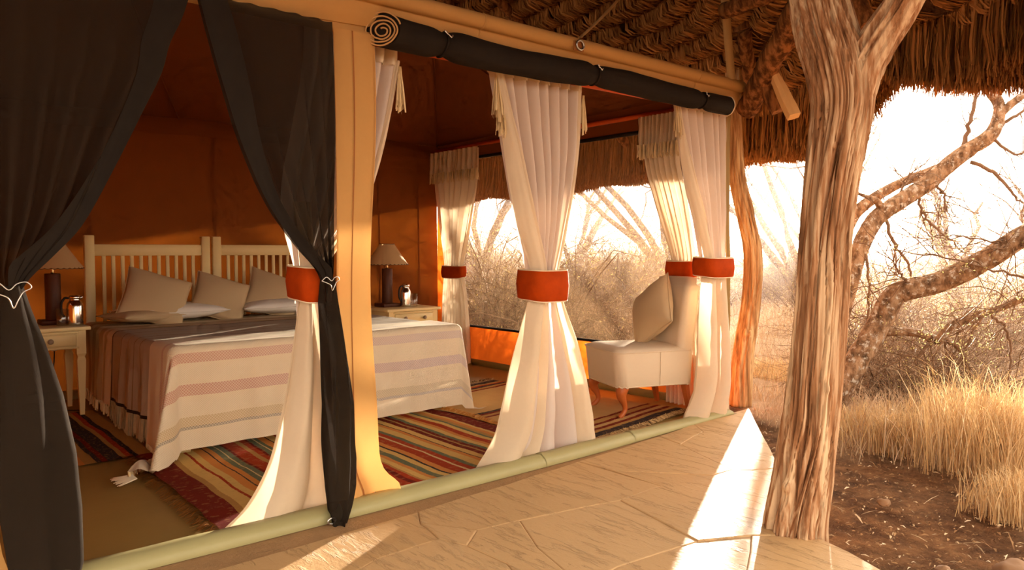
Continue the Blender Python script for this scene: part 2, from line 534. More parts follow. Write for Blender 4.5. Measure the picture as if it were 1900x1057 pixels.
# ---- terrace of irregular flagstones
def gpt(u, v):
    p = onZ(u, v, 0.0); return (p.x, p.y)
EDGE = [(1390, 757), (1420, 815), (1447, 868), (1436, 930), (1430, 975), (1440, 994), (1527, 1000), (1575, 1023), (1635, 1057), (1740, 1130), (1850, 1230)]
EDGE_W = [gpt(*p) for p in EDGE]
base_poly = EDGE_W + [(2.6, 0.2), (2.2, -0.9), (-1.8, -0.9), (-1.8, FY), (SX + 0.15, FY + 0.02)]
def slab(poly, z0, z1, bev=0.006, inset=0.0, sub=False):
    bm = bmesh.new()
    vsb = [bm.verts.new((x, y, z1)) for x, y in poly]
    f = bm.faces.new(vsb)
    bm.normal_update()
    if f.normal.z < 0: f.normal_flip()
    if inset:
        r = bmesh.ops.inset_region(bm, faces=[f], thickness=inset, depth=0)
        bmesh.ops.delete(bm, geom=r['faces'], context='FACES')
        f = list(bm.faces)[0]
    e = bmesh.ops.extrude_face_region(bm, geom=[f])
    for v in [x for x in e['geom'] if isinstance(x, bmesh.types.BMVert)]: v.co.z = z0
    bm.normal_update()
    bmesh.ops.recalc_face_normals(bm, faces=list(bm.faces))
    if bev:
        ed = [x for x in bm.edges if all(abs(v.co.z - z1) < 1e-5 for v in x.verts)]
        bmesh.ops.bevel(bm, geom=ed, offset=bev, segments=2, profile=0.5, affect='EDGES', clamp_overlap=True)
    bm.verts.index_update()
    V = [v.co.copy() for v in bm.verts]; F = [tuple(v.index for v in q.verts) for q in bm.faces]
    bm.free()
    return V, F
def jag(poly, step=0.16, amp=0.007, seed=0):
    """ragged stone outline; both neighbours of a joint get the same wobble"""
    out = []
    n = len(poly)
    for i in range(n):
        a, b = poly[i], poly[(i + 1) % n]
        L = math.hypot(b[0] - a[0], b[1] - a[1])
        k = max(1, int(L / step))
        for j in range(k):
            t = j / k
            x, y = a[0] + (b[0] - a[0]) * t, a[1] + (b[1] - a[1]) * t
            out.append((x + amp * nz(x * 9, y * 9, 1.5) * 1.6, y + amp * nz(x * 9, y * 9, 7.5) * 1.6))
    return out
V, F = slab(base_poly, -0.16, -0.007, 0)
terrace = mk('terrace', V, F, m_mortar, smooth=False, org=(2, 1.5, 0))
tag(terrace, kind='structure')
a, b_, c_, d_, e_, f_, g_ = (774, 949), (778, 970), (885, 984), (961, 965), (1150, 927), (1226, 902), (1075, 856)
h_, i_, j_, k_, l_ = (1138, 873), (1323, 881), (1357, 872), (1264, 824), (1224, 809)
m_, n_, o_, p_ = (1302, 801), (1288, 787), (1298, 1004), (1395, 993)
q_, r_, s_, t_ = (1146, 1050), (1384, 1060), (868, 1012), (940, 1045)
x1, x2, x3, x4 = (995, 1016), (1045, 1057), (814, 999), (790, 978)
STONES = [
    [a, b_, c_, d_, e_, f_, g_],
    [g_, h_, i_, j_, k_, l_],
    [h_, f_, (1281, 894), j_, i_],
    [l_, k_, m_, n_],
    [n_, m_, k_, j_, (1395, 872), (1447, 868), (1420, 815), (1390, 757), (1348, 768)],
    [d_, x1, x2, (1082, 1090), q_, o_, e_],
    [e_, o_, p_, (1440, 993), (1430, 975), (1436, 930), (1447, 869), (1395, 873), j_, (1281, 894), f_],
    [o_, q_, (1082, 1090), (1110, 1190), (1370, 1190), r_, p_],
    [p_, r_, (1370, 1190), (1800, 1190), (1740, 1130), (1635, 1057), (1575, 1023), (1527, 1000), (1440, 994)],
    [c_, s_, t_, (1000, 1110), (1082, 1090), x2, x1, d_],
    [a, (650, 984), (413, 1053), (300, 1090), (560, 1120), (700, 1035), x3, x4, b_],
    [x4, x3, s_, c_, b_],
    [x3, (700, 1035), (560, 1120), (760, 1190), (1010, 1190), (1000, 1110), t_, s_],
    [(1000, 1110), (1010, 1190), (1110, 1190), (1082, 1090)],
    [(560, 1120), (300, 1090), (100, 1150), (150, 1250), (700, 1250), (760, 1190)],
    [(1110, 1190), (1010, 1190), (760, 1190), (700, 1250), (800, 1400), (1240, 1400), (1250, 1190)],
    [(1250, 1190), (1240, 1400), (1700, 1400), (1850, 1230), (1800, 1190), (1370, 1190)],
    [(150, 1250), (100, 1150), (-250, 1200), (-400, 1400), (800, 1400), (700, 1250)],
]
for k, poly in enumerate(STONES):
    P = jag([gpt(*p) for p in poly])
    zt = 0.002 * math.sin(k * 2.4) + 0.001
    V, F = slab(P, -0.05, zt, 0.006, 0.008)
    mk('flagstone', V, F, m_stone, terrace, smooth=False)
# stones to the left of the frame and behind the camera
for poly in ([(0.35, 2.75), (-1.7, 2.78), (-1.7, 1.9), (0.2, 1.7)], [(0.2, 1.68), (-1.7, 1.88), (-1.7, 0.6), (0.1, 0.5)],
             [(0.12, 0.48), (-1.7, 0.58), (-1.7, -0.85), (0.1, -0.85)], [(0.14, 0.48), (1.1, 0.5), (1.2, -0.85), (0.12, -0.85)], [(1.12, 0.5), (2.5, 0.3), (2.15, -0.85), (1.22, -0.85)]):
    V, F = slab(jag(poly), -0.05, 0.0, 0.005, 0.006)
    mk('flagstone', V, F, m_stone, terrace, smooth=False)

# ---- tent floor, threshold, walls, ceiling
def floor_z(x, y):
    return 0.004 + 0.006 * (nz(x * 1.7, y * 1.7) + 0.5 * nz(x * 6, y * 3)) * ss(0, 0.2, y - FY)
V, F, UV = gridf(90, 60, lambda s, q: (LX + (SX - LX) * s, FY - 0.02 + (BY - FY + 0.02) * q, floor_z(LX + (SX - LX) * s, FY + (BY - FY) * q)))
tag(mk('floor', V, F, m_sheet), kind='structure')

def thr_y(x): return FY - 0.02 + 0.05 * ss(2.8, 4.4, x) - 0.015 * math.sin(x * 1.1)
def thr(s, q):
    x = -1.5 + (4.42 + 1.5) * s
    y0 = thr_y(x)
    prof = [(0.05, 0.004), (0.045, 0.028), (0.02, 0.05 + 0.004 * nz(x * 4)), (-0.02, 0.052 + 0.003 * nz(x * 5, 2)), (-0.055, 0.030), (-0.062, 0.006), (-0.06, -0.004)]
    t_ = q * (len(prof) - 1); i = min(int(t_), len(prof) - 2); k = t_ - i
    fl = 1 - 0.45 * ss(3.0, 4.3, x)
    return (x, y0 + (prof[i][0] * (1 - k) + prof[i + 1][0] * k), (prof[i][1] * (1 - k) + prof[i + 1][1] * k) * fl)
V, F, UV = gridf(160, 12, thr)
th = mk('trim_1', V, F, m_thresh)
tag(th, kind='structure')
for xx in (1.43, 2.62, 3.35):
    V, F, UV = gridf(1, 12, lambda s, q: (lambda p: (xx + 0.045 * s, p[1] - 0.002 * (1 if q > .2 else 0), p[2] + 0.003))(thr(((xx + 0.045 * s) + 1.5) / 5.92, q)))
    mk('joint_band', V, F, m_thresh, th)

def wavy(name, p0, p1, z0, z1, mat, nx=60, nzv=20, amp=0.008, nrm=(0, -1, 0), parent=None, freq=3.0):
    p0, p1 = Vector(p0), Vector(p1)
    nv = Vector(nrm)
    def fn(s, q):
        p = p0.lerp(p1, s); z = z0 + (z1 - z0) * q
        d = amp * (nz(p.x * freq + 3, p.y * freq, z * 1.2) + 0.4 * nz(p.x * 9, p.y * 9, z * 2)) * math.sin(PI * min(1, max(0, q)) * 0.94 + 0.1)
        return Vector((p.x, p.y, z)) + nv * d
    V, F, UV = gridf(nx, nzv, fn)
    return mk(name, V, F, mat, parent)
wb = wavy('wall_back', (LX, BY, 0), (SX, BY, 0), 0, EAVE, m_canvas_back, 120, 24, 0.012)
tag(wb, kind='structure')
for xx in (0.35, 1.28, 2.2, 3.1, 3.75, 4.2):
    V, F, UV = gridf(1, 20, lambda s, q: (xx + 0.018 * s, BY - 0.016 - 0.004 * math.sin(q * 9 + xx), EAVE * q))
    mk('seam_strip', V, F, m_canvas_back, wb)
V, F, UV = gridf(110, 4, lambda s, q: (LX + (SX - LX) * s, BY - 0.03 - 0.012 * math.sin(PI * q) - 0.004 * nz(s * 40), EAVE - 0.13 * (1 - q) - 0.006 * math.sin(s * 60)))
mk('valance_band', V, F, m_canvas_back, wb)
V, F = rbox(((LX + SX) / 2, BY - 0.02, 0.035), (SX - LX, 0.03, 0.07), 0.006)
mk('mud_flap', V, F, m_sheet, wb)
wl = wavy('wall_left', (LX, FY, 0), (LX, BY, 0), 0, EAVE, m_canvas_in, 60, 16, 0.01, (1, 0, 0))
tag(wl, kind='structure')

# side wall: orange panel below, header above, narrow piers, screened window between
SY0 = 2.955
WY0, WY1, WZ0, WZ1 = 2.99, 6.20, 0.375, 1.985
wr = wavy('wall_right', (SX, SY0, 0), (SX, BY, 0), 0.0, WZ0, m_canvas_in, 60, 8, 0.008, (-1, 0, 0))
tag(wr, kind='structure')
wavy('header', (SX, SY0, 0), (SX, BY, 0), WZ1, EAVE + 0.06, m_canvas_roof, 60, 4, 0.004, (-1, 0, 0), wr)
wavy('pier', (SX, WY1, 0), (SX, BY, 0), WZ0, WZ1, m_canvas_in, 4, 16, 0.003, (-1, 0, 0), wr)
wavy('pier', (SX, SY0, 0), (SX, WY0, 0), WZ0, WZ1, m_canvas_in, 4, 16, 0.003, (-1, 0, 0), wr)
V, F = tube([(SX - 0.03, FY + 0.05, EAVE - 0.05), (SX - 0.03, BY - 0.03, EAVE - 0.05)], 0.018, 10)
mk('eave_rail', V, F, m_rail, wr)
V, F = rbox((SX - 0.012, (SY0 + BY) / 2, 0.03), (0.02, BY - SY0, 0.06), 0.004)
mk('mud_flap', V, F, m_sheet, wr)
win = thing('window_1', (SX, (WY0 + WY1) / 2, WZ0), kind='structure')
wavy('screen', (SX + 0.004, WY0, 0), (SX + 0.004, WY1, 0), WZ0, WZ1, m_screen, 50, 24, 0.006, (-1, 0, 0), win)
for nm, c, s in (('window_binding', (SX - 0.006, (WY0 + WY1) / 2, WZ0), (0.012, WY1 - WY0 + 0.02, 0.022)), ('window_binding', (SX - 0.006, (WY0 + WY1) / 2, WZ1), (0.012, WY1 - WY0 + 0.02, 0.03)),
                 ('window_binding', (SX - 0.006, WY1, (WZ0 + WZ1) / 2), (0.012, 0.03, WZ1 - WZ0)), ('window_binding', (SX - 0.006, WY0, (WZ0 + WZ1) / 2), (0.012, 0.02, WZ1 - WZ0))):
    V, F = rbox(c, s, 0.003)
    mk(nm, V, F, m_black, win)

# ceiling: hipped canvas roof
RA, RB = Vector((0.2, 4.6, RIDGE)), Vector((3.2, 4.6, RIDGE))
PFY = FY - 0.06
c0, c1, c2, c3 = Vector((LX, PFY, EAVE + 0.04)), Vector((SX, PFY, EAVE + 0.04)), Vector((SX, BY, EAVE)), Vector((LX, BY, EAVE))
mbr = MB()
def tri_patch(a, b, c, d, nu, nv, sag=0.03):
    def fn(s, q):
        p = (a.lerp(b, s)).lerp(d.lerp(c, s), q)
        p.z -= sag * math.sin(PI * s) * math.sin(PI * q) + 0.006 * nz(p.x * 2.5, p.y * 2.5)
        return p
    V, F, UV = gridf(nu, nv, fn)
    mbr.add(V, F)
tri_patch(c0, c1, RB, RA, 40, 12); tri_patch(c3, c2, RB, RA, 40, 12)
tri_patch(c1, c2, RB, RB, 20, 12); tri_patch(c0, c3, RA, RA, 20, 12)
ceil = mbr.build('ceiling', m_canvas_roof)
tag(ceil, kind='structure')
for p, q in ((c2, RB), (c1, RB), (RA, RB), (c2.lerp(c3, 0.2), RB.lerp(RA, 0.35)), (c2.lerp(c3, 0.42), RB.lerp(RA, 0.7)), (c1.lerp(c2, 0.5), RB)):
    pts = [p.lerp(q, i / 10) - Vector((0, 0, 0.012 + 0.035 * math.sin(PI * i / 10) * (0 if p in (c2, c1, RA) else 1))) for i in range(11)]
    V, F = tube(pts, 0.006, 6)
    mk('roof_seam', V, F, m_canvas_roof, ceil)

# front wall: header above the door, canvas strips beside it
wf = wavy('wall_front', (LX, FY, 0), (1.74, FY, 0), 1.995, EAVE + 0.12, m_canvas, 70, 8, 0.006)
tag(wf, kind='structure')
def strip(s, q, xl, xr, fl_l, fl_r):
    z = 0.02 + 1.99 * (1 - q)
    w0 = xl - fl_l * ss(0.86, 1.0, q) ** 1.5
    w1 = xr + fl_r * ss(0.88, 1.0, q) ** 2 + 0.012 * math.sin(q * 9) 
    x = w0 + (w1 - w0) * s
    y = FY - 0.012 - 0.014 * math.sin(q * 5 + s * 2) - 0.03 * ss(0.85, 1, q) * math.sin(s * 7)
    return (x, y, z + 0.03 * ss(0.93, 1, q) * s)
XL, XR = xat(620, FY), xat(690, FY)
V, F, UV = gridf(18, 60, lambda s, q: strip(s, q, XL, XR, 0.0, 0.10))
mk('door_strip', V, F, m_canvas, wf)
for sx in (0.0, 0.43, 0.985):
    V, F, UV = gridf(1, 60, lambda s, q: tuple(Vector(strip(sx + 0.03 * s, q, XL, XR, 0.0, 0.10)) + Vector((0, -0.004, 0))))
    mk('seam_strip', V, F, m_seam if sx == 0.43 else m_canvas, wf)
V, F, UV = gridf(12, 50, lambda s, q: strip(s, q, 0.02, 0.29, 0.0, 0.03))
mk('door_strip', V, F, m_canvas, wf)
V, F, UV = gridf(16, 12, lambda s, q: (LX + (0.03 - LX) * s, FY + 0.005, 2.0 * q))
mk('door_strip', V, F, m_canvas, wf)
V, F, UV = gridf(80, 1, lambda s, q: (LX + (1.74 - LX) * s, FY - 0.012, 2.0 + 0.025 * q + 0.004 * math.sin(s * 25)))
mk('header_hem', V, F, m_canvas, wf)

# canvas sleeve with the eave pole, above the rolled-up front panel
sleeve = thing('wall_front_eave', ((1.6 + SX) / 2, PFY, 2.0), kind='structure')
PZ = 2.168
def slv(s, q):
    x = -1.5 + (SX - 0.06 + 1.5) * s
    if q < 0.5:
        a_ = PI * 0.5 + 1.15 * PI * (q / 0.5)       # over the pole and down its front
        return (x, PFY + 0.036 * math.cos(a_), PZ + 0.036 * math.sin(a_))
    k = (q - 0.5) / 0.5
    a_ = PI * 1.65
    y0, z0 = PFY + 0.036 * math.cos(a_), PZ + 0.036 * math.sin(a_)
    z1 = 2.04 + 0.012 * math.sin(x * 4.1)
    return (x, y0 + (FY - 0.01 - y0) * k - 0.012 * math.sin(PI * k), z0 + (z1 - z0) * k)
V, F, UV = gridf(120, 22, slv)
mk('pole_sleeve', V, F, m_canvas, sleeve)
V, F = tube([(-1.5, PFY, PZ), (SX + 0.09, PFY, PZ)], 0.026, 14)
mk('eave_pole', V, F, m_pole, sleeve)
for xx in (2.22, 3.9):
    pts = [(xx + 0.004 * math.sin(i), *slv((xx + 1.5) / (SX - 0.06 + 1.5), 0.05 + 0.9 * i / 14)[1:]) for i in range(15)]
    V, F = tube(pts, 0.005, 6); mk('seam_cord', V, F, m_canvas, sleeve)

# straps from the pole up to the rafters
def strapp(p, q, wv, lab):
    p, q = Vector(p), Vector(q)
    side = Vector(wv)
    n = (q - p).normalized().cross(side).normalized() * 0.0015
    V = []
    for i in range(9):
        c = p.lerp(q, i / 8) + Vector((0, 0, -0.01 * math.sin(PI * i / 8)))
        V += [c - side - n, c + side - n, c + side + n, c - side + n]
    F = []
    for i in range(8):
        o = i * 4
        F += [(o + k, o + (k + 1) % 4, o + 4 + (k + 1) % 4, o + 4 + k) for k in range(4)]
    return tag(mk('webbing_strap', V, F, m_strap), lab, 'strap', 'straps holding the tent eave')
gx_ = xat(1075, PFY - 0.03, 95)
strapp((gx_, PFY - 0.034, PZ + 0.03), onY(1160, -15, PFY + 0.25), (0.016, 0, 0.004), 'tan webbing strap slanting up from the eyelet in the canvas sleeve')
strapp((xat(1353, PFY - 0.03), PFY - 0.03, PZ + 0.02), onY(1342, -40, PFY - 0.03), (0.020, -0.017, 0), 'wide tan strap hanging straight down to the corner end of the pole')
eye = thing('eyelet', (gx_ - 0.02, PFY - 0.045, PZ - 0.03), 'metal eyelet ring set in the tan canvas sleeve', 'eyelet')
V, F = tube([(gx_ - 0.01 + 0.026 * math.cos(w), PFY - 0.046, PZ - 0.012 + 0.024 * math.sin(w)) for w in [2 * PI * i / 16 for i in range(17)]], 0.006, 6, False)
mk('ring', V, F, m_eyelet, eye)
V, F = rbox((gx_ - 0.012, PFY - 0.036, PZ - 0.016), (0.075, 0.008, 0.05), 0.003)
mk('patch', V, F, m_seam, eye)

# ---- the thatched roof over everything
def P3(u, v, d): 
    p = atD(u, v, d); return (p.x, p.y, p.z)
EAV = [(-4.5, 9.2, 1.75), (-2.0, 9.2, 1.75), (1.0, 9.2, 1.75), (3.6, 9.1, 1.74), (5.0, 8.7, 1.73), (5.55, 7.8, 1.73), (5.6, 6.0, 1.735), (5.6, 4.7, 1.77), P3(1380, 303, 6.15), P3(1513, 274, 5.55), P3(1619, 150, 4.95), P3(1742, 168, 4.5), P3(1813, 167, 4.25), P3(1900, 126, 4.05),
       (4.7, 0.85, 2.12), (4.3, 0.35, 2.2), (3.5, 0.05, 2.25), (2.2, 0.0, 2.25), (0.0, 0.0, 2.25), (-2.5, 0.0, 2.25), (-4.5, 0.0, 2.25)]
APX = [(-4.5, 4.7, 4.3), (-2.0, 4.7, 4.3), (0.8, 4.7, 4.3), (1.8, 4.75, 4.3), (2.2, 4.85, 4.3), (2.3, 4.9, 4.3), (2.3, 4.85, 4.3), (2.3, 4.8, 4.3), (2.3, 4.7, 4.3), (2.25, 4.6, 4.3), (2.2, 4.55, 4.3), (2.15, 4.5, 4.3), (2.1, 4.5, 4.3), (2.05, 4.5, 4.3),
       (2.0, 4.5, 4.3), (1.8, 4.5, 4.3), (1.4, 4.5, 4.3), (0.8, 4.5, 4.3), (-0.8, 4.5, 4.3), (-2.5, 4.5, 4.3), (-4.5, 4.5, 4.3)]
EC = np.array(catmull(EAV, 16)); AC = np.array(catmull(APX, 16))
seglen = np.concatenate([[0], np.cumsum(np.linalg.norm(np.diff(EC, axis=0), axis=1))])
TL = seglen[-1]
def eave_at(t): return np.stack([np.interp(t, seglen, EC[:, k]) for k in range(3)], axis=-1)
def apex_at(t): return np.stack([np.interp(t, seglen, AC[:, k]) for k in range(3)], axis=-1)
FR = 0.34                                        # hanging fringe below the roof plane at the eave
def roofS(t, h):
    e = eave_at(t) + np.array([0, 0, FR]); a_ = apex_at(t)
    return e + (a_ - e) * np.asarray(h)[..., None] if np.ndim(h) else e + (a_ - e) * h
roof = thing('thatched_roof', (2.0, 4.5, 1.7), 'huge brown thatched roof sheltering the tent and terrace', 'roof')
tt = np.linspace(0, TL, 260); hh = np.linspace(-0.035, 1.0, 40)
VV = np.stack([roofS(tt, np.full(len(tt), h)) for h in hh])            # under-surface
VV2 = VV + np.array([0, 0, 0.30])                                      # top of the thatch
n1, n2 = VV.shape[:2]
V = np.concatenate([VV.reshape(-1, 3), VV2.reshape(-1, 3)])
def gi_(off):
    j, i = np.meshgrid(np.arange(n1 - 1), np.arange(n2 - 1), indexing='ij')
    o = off + j * n2 + i
    return np.stack([o, o + 1, o + n2 + 1, o + n2], axis=-1).reshape(-1, 4)
i = np.arange(n2 - 1)
edge = np.stack([i, i + 1, n1 * n2 + i + 1, n1 * n2 + i], axis=-1)
mk('thatch_bed', V, np.concatenate([gi_(0), gi_(n1 * n2)[:, ::-1], edge]), m_thatch_base, roof)
# rows of bound straw on the underside
T0 = float(np.interp(4.2 * 16, np.arange(len(seglen)), seglen))
T1 = float(np.interp(15.5 * 16, np.arange(len(seglen)), seglen))
PS, WS, SS = [], [], []
rows = 19
for rr in range(rows):
    h = 0.03 + rr * 0.047
    wrow = 1 - h * 0.75
    n = int((T1 - T0) / 0.026 * max(0.45, wrow))
    ts_ = np.sort(nrs.uniform(T0, T1, n))
    base = roofS(ts_, np.full(n, h)); up = roofS(ts_, np.full(n, h + 0.01)) - base
    up /= np.linalg.norm(up, axis=1)[:, None]
    sd = roofS(ts_ + 0.01, np.full(n, h)) - base
    sd /= np.linalg.norm(sd, axis=1)[:, None] + 1e-9
    nr = np.cross(sd, up); nr /= np.linalg.norm(nr, axis=1)[:, None]
    nr[nr[:, 2] > 0] *= -1                       # downwards, into the porch
    for k in range(8):
        tilt = (0.25 * np.sin(ts_ * 41 + rr * 1.7) + nrs.uniform(-0.9, 0.9, n))[:, None]
        L = nrs.uniform(0.14, 0.20, n)[:, None]
        bul = (nrs.uniform(0.04, 0.08, n) * (1 + 0.35 * np.sin(ts_ * 62 + rr * 2.1)))[:, None]
        off = nrs.uniform(-0.02, 0.02, n)[:, None]
        p0 = base + up * 0.055 + sd * off
        p1 = base + up * (0.055 - L * 0.35) + nr * bul + sd * (off + tilt * 0.035)
        p2 = base + up * (0.055 - L * 0.8) + nr * bul * 0.75 + sd * (off + tilt * 0.06)
        p3 = base + up * (0.055 - L * 1.1) + nr * bul * 0.15 + sd * (off + tilt * 0.07)
        PS.append(np.stack([p0, p1, p2, p3], axis=1)); WS.append(np.tile(np.array([0.004, 0.0065, 0.0055, 0.0015]), (n, 1)) * nrs.uniform(0.6, 1.3, n)[:, None])
        SS.append(sd * 0.9 + nr * nrs.uniform(-0.5, 0.5, n)[:, None])
V, F = ribbons(np.concatenate(PS), np.concatenate(WS), np.concatenate(SS))
o = mk('bound_straw', V, F, m_thatch, roof, smooth=False); o['kind'] = 'stuff'
# hanging eave fringe
PS, WS, SS = [], [], []
n = 48000
ts_ = np.concatenate([nrs.uniform(T0, T1 + 0.6, n)])
hfr = nrs.uniform(-0.075, 0.045, n)
base = roofS(ts_, hfr)
out = eave_at(ts_) - apex_at(ts_); out[:, 2] = 0; out /= np.linalg.norm(out, axis=1)[:, None]
sd = np.stack([-out[:, 1], out[:, 0], np.zeros(n)], axis=1)
L = FR + (base[:, 2] - (eave_at(ts_)[:, 2] + FR)) + nrs.uniform(-0.05, 0.025, n) + 0.02 * np.sin(ts_ * 7) 
sw = nrs.uniform(-0.06, 0.06, n)[:, None]
q0 = base + np.array([0, 0, 0.02]); q1 = base - np.array([0, 0, 1.0]) * (L * 0.55)[:, None] + sd * sw * 0.4 - out * nrs.uniform(-0.02, 0.03, n)[:, None]; q2 = base - np.array([0, 0, 1.0]) * L[:, None] + sd * sw - out * nrs.uniform(-0.03, 0.05, n)[:, None]
V, F = ribbons(np.stack([q0, q1, q2], axis=1), np.tile(np.array([0.0055, 0.0065, 0.003]), (n, 1)) * nrs.uniform(0.6, 1.4, n)[:, None], sd + out * nrs.uniform(-0.6, 0.6, n)[:, None])
o = mk('eave_straw', V, F, m_thatch, roof, smooth=False); o['kind'] = 'stuff'
def rafter(p, q, r0, r1, nm='rafter', mat=None, n=10, wob=0.02):
    p, q = Vector(p), Vector(q)
    pts = [p.lerp(q, i / 14) + Vector((nz(i * .4, p.x) * wob, nz(i * .4, p.y + 5) * wob, nz(i * .4, 9) * wob)) for i in range(15)]
    V, F = tube(pts, [r0 + (r1 - r0) * i / 14 + 0.006 * nz(i * 1.3, p.x * 3) for i in range(15)], n)
    return mk(nm, V, F, mat or m_rafter, roof)
def under(t, h, off=0.10):
    e = roofS(np.array([t]), np.array([h]))[0]
    return Vector((e[0], e[1], e[2] - off))
def t_of(k): return float(np.interp(k * 16, np.arange(len(seglen)), seglen))
for k in (4.6, 5.4, 6.2, 7.0):
    rafter(under(t_of(k), -0.01), under(t_of(k), 0.97), 0.045, 0.035)
rafter(atD(1386, 205, 5.0), atD(1494, -10, 4.2), 0.072, 0.075, 'hip_rafter')
rafter(atD(1400, 205, 5.6), atD(1380, 60, 5.2), 0.05, 0.05)
rafter(atD(1345, 20, 4.6), atD(1560, -60, 3.8), 0.05, 0.05)
# split plank ends nailed to the rafters
def plank(p, q, w, th, mat=None):
    p, q = Vector(p), Vector(q); d = (q - p).normalized()
    s = d.cross(FWD).normalized(); nn = s.cross(d)
    V, F = [], []
    ring = [(-1, -1), (-0.1, -1.1), (1, -0.7), (1, 0.8), (0.2, 1.0), (-1, 0.9)]
    for i in range(7):
        c = p.lerp(q, i / 6)
        for (x_, y_) in ring:
            jit = 0.004 * nz(i * 1.7 + x_ * 3, y_ * 2)
            V.append(c + s * (x_ * w * (0.55 + 0.45 * min(1, i / 4)) + jit) + nn * (y_ * th))
    for i in range(6):
        for k in range(6): F.append((i * 6 + k, i * 6 + (k + 1) % 6, (i + 1) * 6 + (k + 1) % 6, (i + 1) * 6 + k))
    F += [tuple(range(5, -1, -1)), tuple(range(36, 42))]
    return mk('plank_end', V, F, mat or m_plank, roof, smooth=False)
plank(atD(1428, 122, 4.7), atD(1474, 216, 4.55), 0.036, 0.03)
plank(atD(1404, 128, 4.78), atD(1446, 206, 4.7), 0.045, 0.03, m_rafter)  # dark wood colour stands in for the shaded side of the pale plank
plank(atD(1572, -30, 3.7), atD(1612, 48, 3.6), 0.04, 0.03, m_rafter)
plank(atD(1362, 58, 5.0), atD(1388, 44, 4.9), 0.02, 0.012, m_rafter)

# ================================================================== POSTS
def gnarled(path, n=90, per=26, amp=0.014, kfreq=4.2, zf=1.1, seed=0.0, knots=()):
    """path: [(x,y,z,r)] -> deeply grooved trunk surface"""
    C = catmull(path, per)
    pts = [Vector(p[:3]) for p in C]; rad = [p[3] for p in C]
    V, F = [], []
    a_ = (pts[1] - pts[0]).orthogonal().normalized()
    arc = 0.0
    for i, p in enumerate(pts):
        t_ = (pts[min(i + 1, len(pts) - 1)] - pts[max(i - 1, 0)]).normalized()
        if i: arc += (pts[i] - pts[i - 1]).length
        a_ = (a_ - t_ * a_.dot(t_)).normalized(); b = t_.cross(a_)
        for k in range(n):
            w = 2 * PI * k / n
            ww = w + 0.35 * nz(arc * 1.3, seed) + 0.10 * nz(math.cos(w) * 2, math.sin(w) * 2, arc * 4 + seed)
            cx, cy = math.cos(ww) * kfreq, math.sin(ww) * kfreq
            g1 = nz(cx + seed, cy, arc * zf); g2 = nz(cx * 2.1 + 5 + seed, cy * 2.1, arc * zf * 1.5)
            groove = 0.55 - 1.5 * max(0.0, 1 - abs(g1) / 0.16) ** 1.3 - 0.7 * max(0.0, 1 - abs(g2) / 0.14) + 0.5 * g1
            big = nz(math.cos(w) * 0.9 + seed, math.sin(w) * 0.9, arc * 1.6)
            r = rad[i] * (1 + 0.16 * big) + amp * groove
            for (ka, kw, ks, kr) in knots:
                dd = ((arc - ka) / ks) ** 2 + ((math.atan2(math.sin(w - kw), math.cos(w - kw)) * rad[i]) / ks) ** 2
                if dd < 4: r += kr * math.exp(-dd * 1.6)
            V.append(p + (a_ * math.cos(w) + b * math.sin(w)) * r)
    m = len(pts)
    for i in range(m - 1):
        for k in range(n):
            k2 = (k + 1) % n
            F.append((i * n + k, i * n + k2, (i + 1) * n + k2, (i + 1) * n + k))
    F.append(tuple(range(n - 1, -1, -1))); F.append(tuple(range((m - 1) * n, m * n)))
    return V, F
def pr(u, v, d, wpx):
    p = atD(u, v, d); return (p.x, p.y, p.z, wpx / 2 * d / FPX)
b0 = onZ(1476, 990, -0.02)
D0 = (b0 - CAM).dot(FWD)
post = thing('tree_trunk_post', (b0.x, b0.y, -0.02), 'thick grooved tree trunk post forking under the thatch at the terrace edge', 'post')
V, F = gnarled([pr(1475, 1003, D0, 104), pr(1480, 960, D0, 98), pr(1495, 880, D0, 92), pr(1507, 780, D0, 90), pr(1514, 680, D0, 88), pr(1523, 560, D0, 84), pr(1533, 450, D0, 80), pr(1545, 350, D0, 80), pr(1558, 260, D0, 84), pr(1566, 190, D0, 92), pr(1556, 125, D0 + 0.02, 98), pr(1536, 60, D0 + 0.06, 98), pr(1520, -10, D0 + 0.1, 92), pr(1505, -110, D0 + 0.15, 88), pr(1492, -260, D0 + 0.25, 82), pr(1480, -420, D0 + 0.35, 74)],
               200, 20, 0.028, 4.1, 0.7, 1.7, ((0.22, 2.3, 0.03, 0.02), (0.62, 3.3, 0.02, 0.012)))
mk('trunk', V, F, m_bark, post)
V, F = gnarled([pr(1560, 250, D0 + 0.01, 40), pr(1582, 180, D0 - 0.01, 66), pr(1600, 125, D0 - 0.03, 70), pr(1630, 75, D0 - 0.06, 66), pr(1664, 25, D0 - 0.1, 62), pr(1698, -35, D0 - 0.15, 58), pr(1740, -110, D0 - 0.2, 54), pr(1790, -230, D0 - 0.2, 50), pr(1835, -350, D0 - 0.18, 46), pr(1870, -460, D0 - 0.15, 42)], 120, 16, 0.017, 3.0, 0.8, 4.2)
mk('fork', V, F, m_bark, post)
b1 = onZ(1374, 748, -0.04); D1 = (b1 - CAM).dot(FWD)
V, F = gnarled([pr(1373, 753, D1, 38), pr(1376, 690, D1, 38), pr(1382, 640, D1, 36), pr(1394, 560, D1, 30), pr(1396, 470, D1, 32), pr(1383, 400, D1, 32), pr(1368, 330, D1, 28), pr(1363, 240, D1, 28), pr(1362, 160, D1, 30), pr(1360, 60, D1, 30), pr(1358, -40, D1, 30)], 90, 14, 0.009, 3.4, 1.2, 3.3, ((0.55, 3.0, 0.035, 0.03),))
tag(mk('cedar_post', V, F, m_bark_far, org=(b1.x, b1.y, -0.04)), 'slim crooked orange-brown wooden post beside the tent corner', 'post')

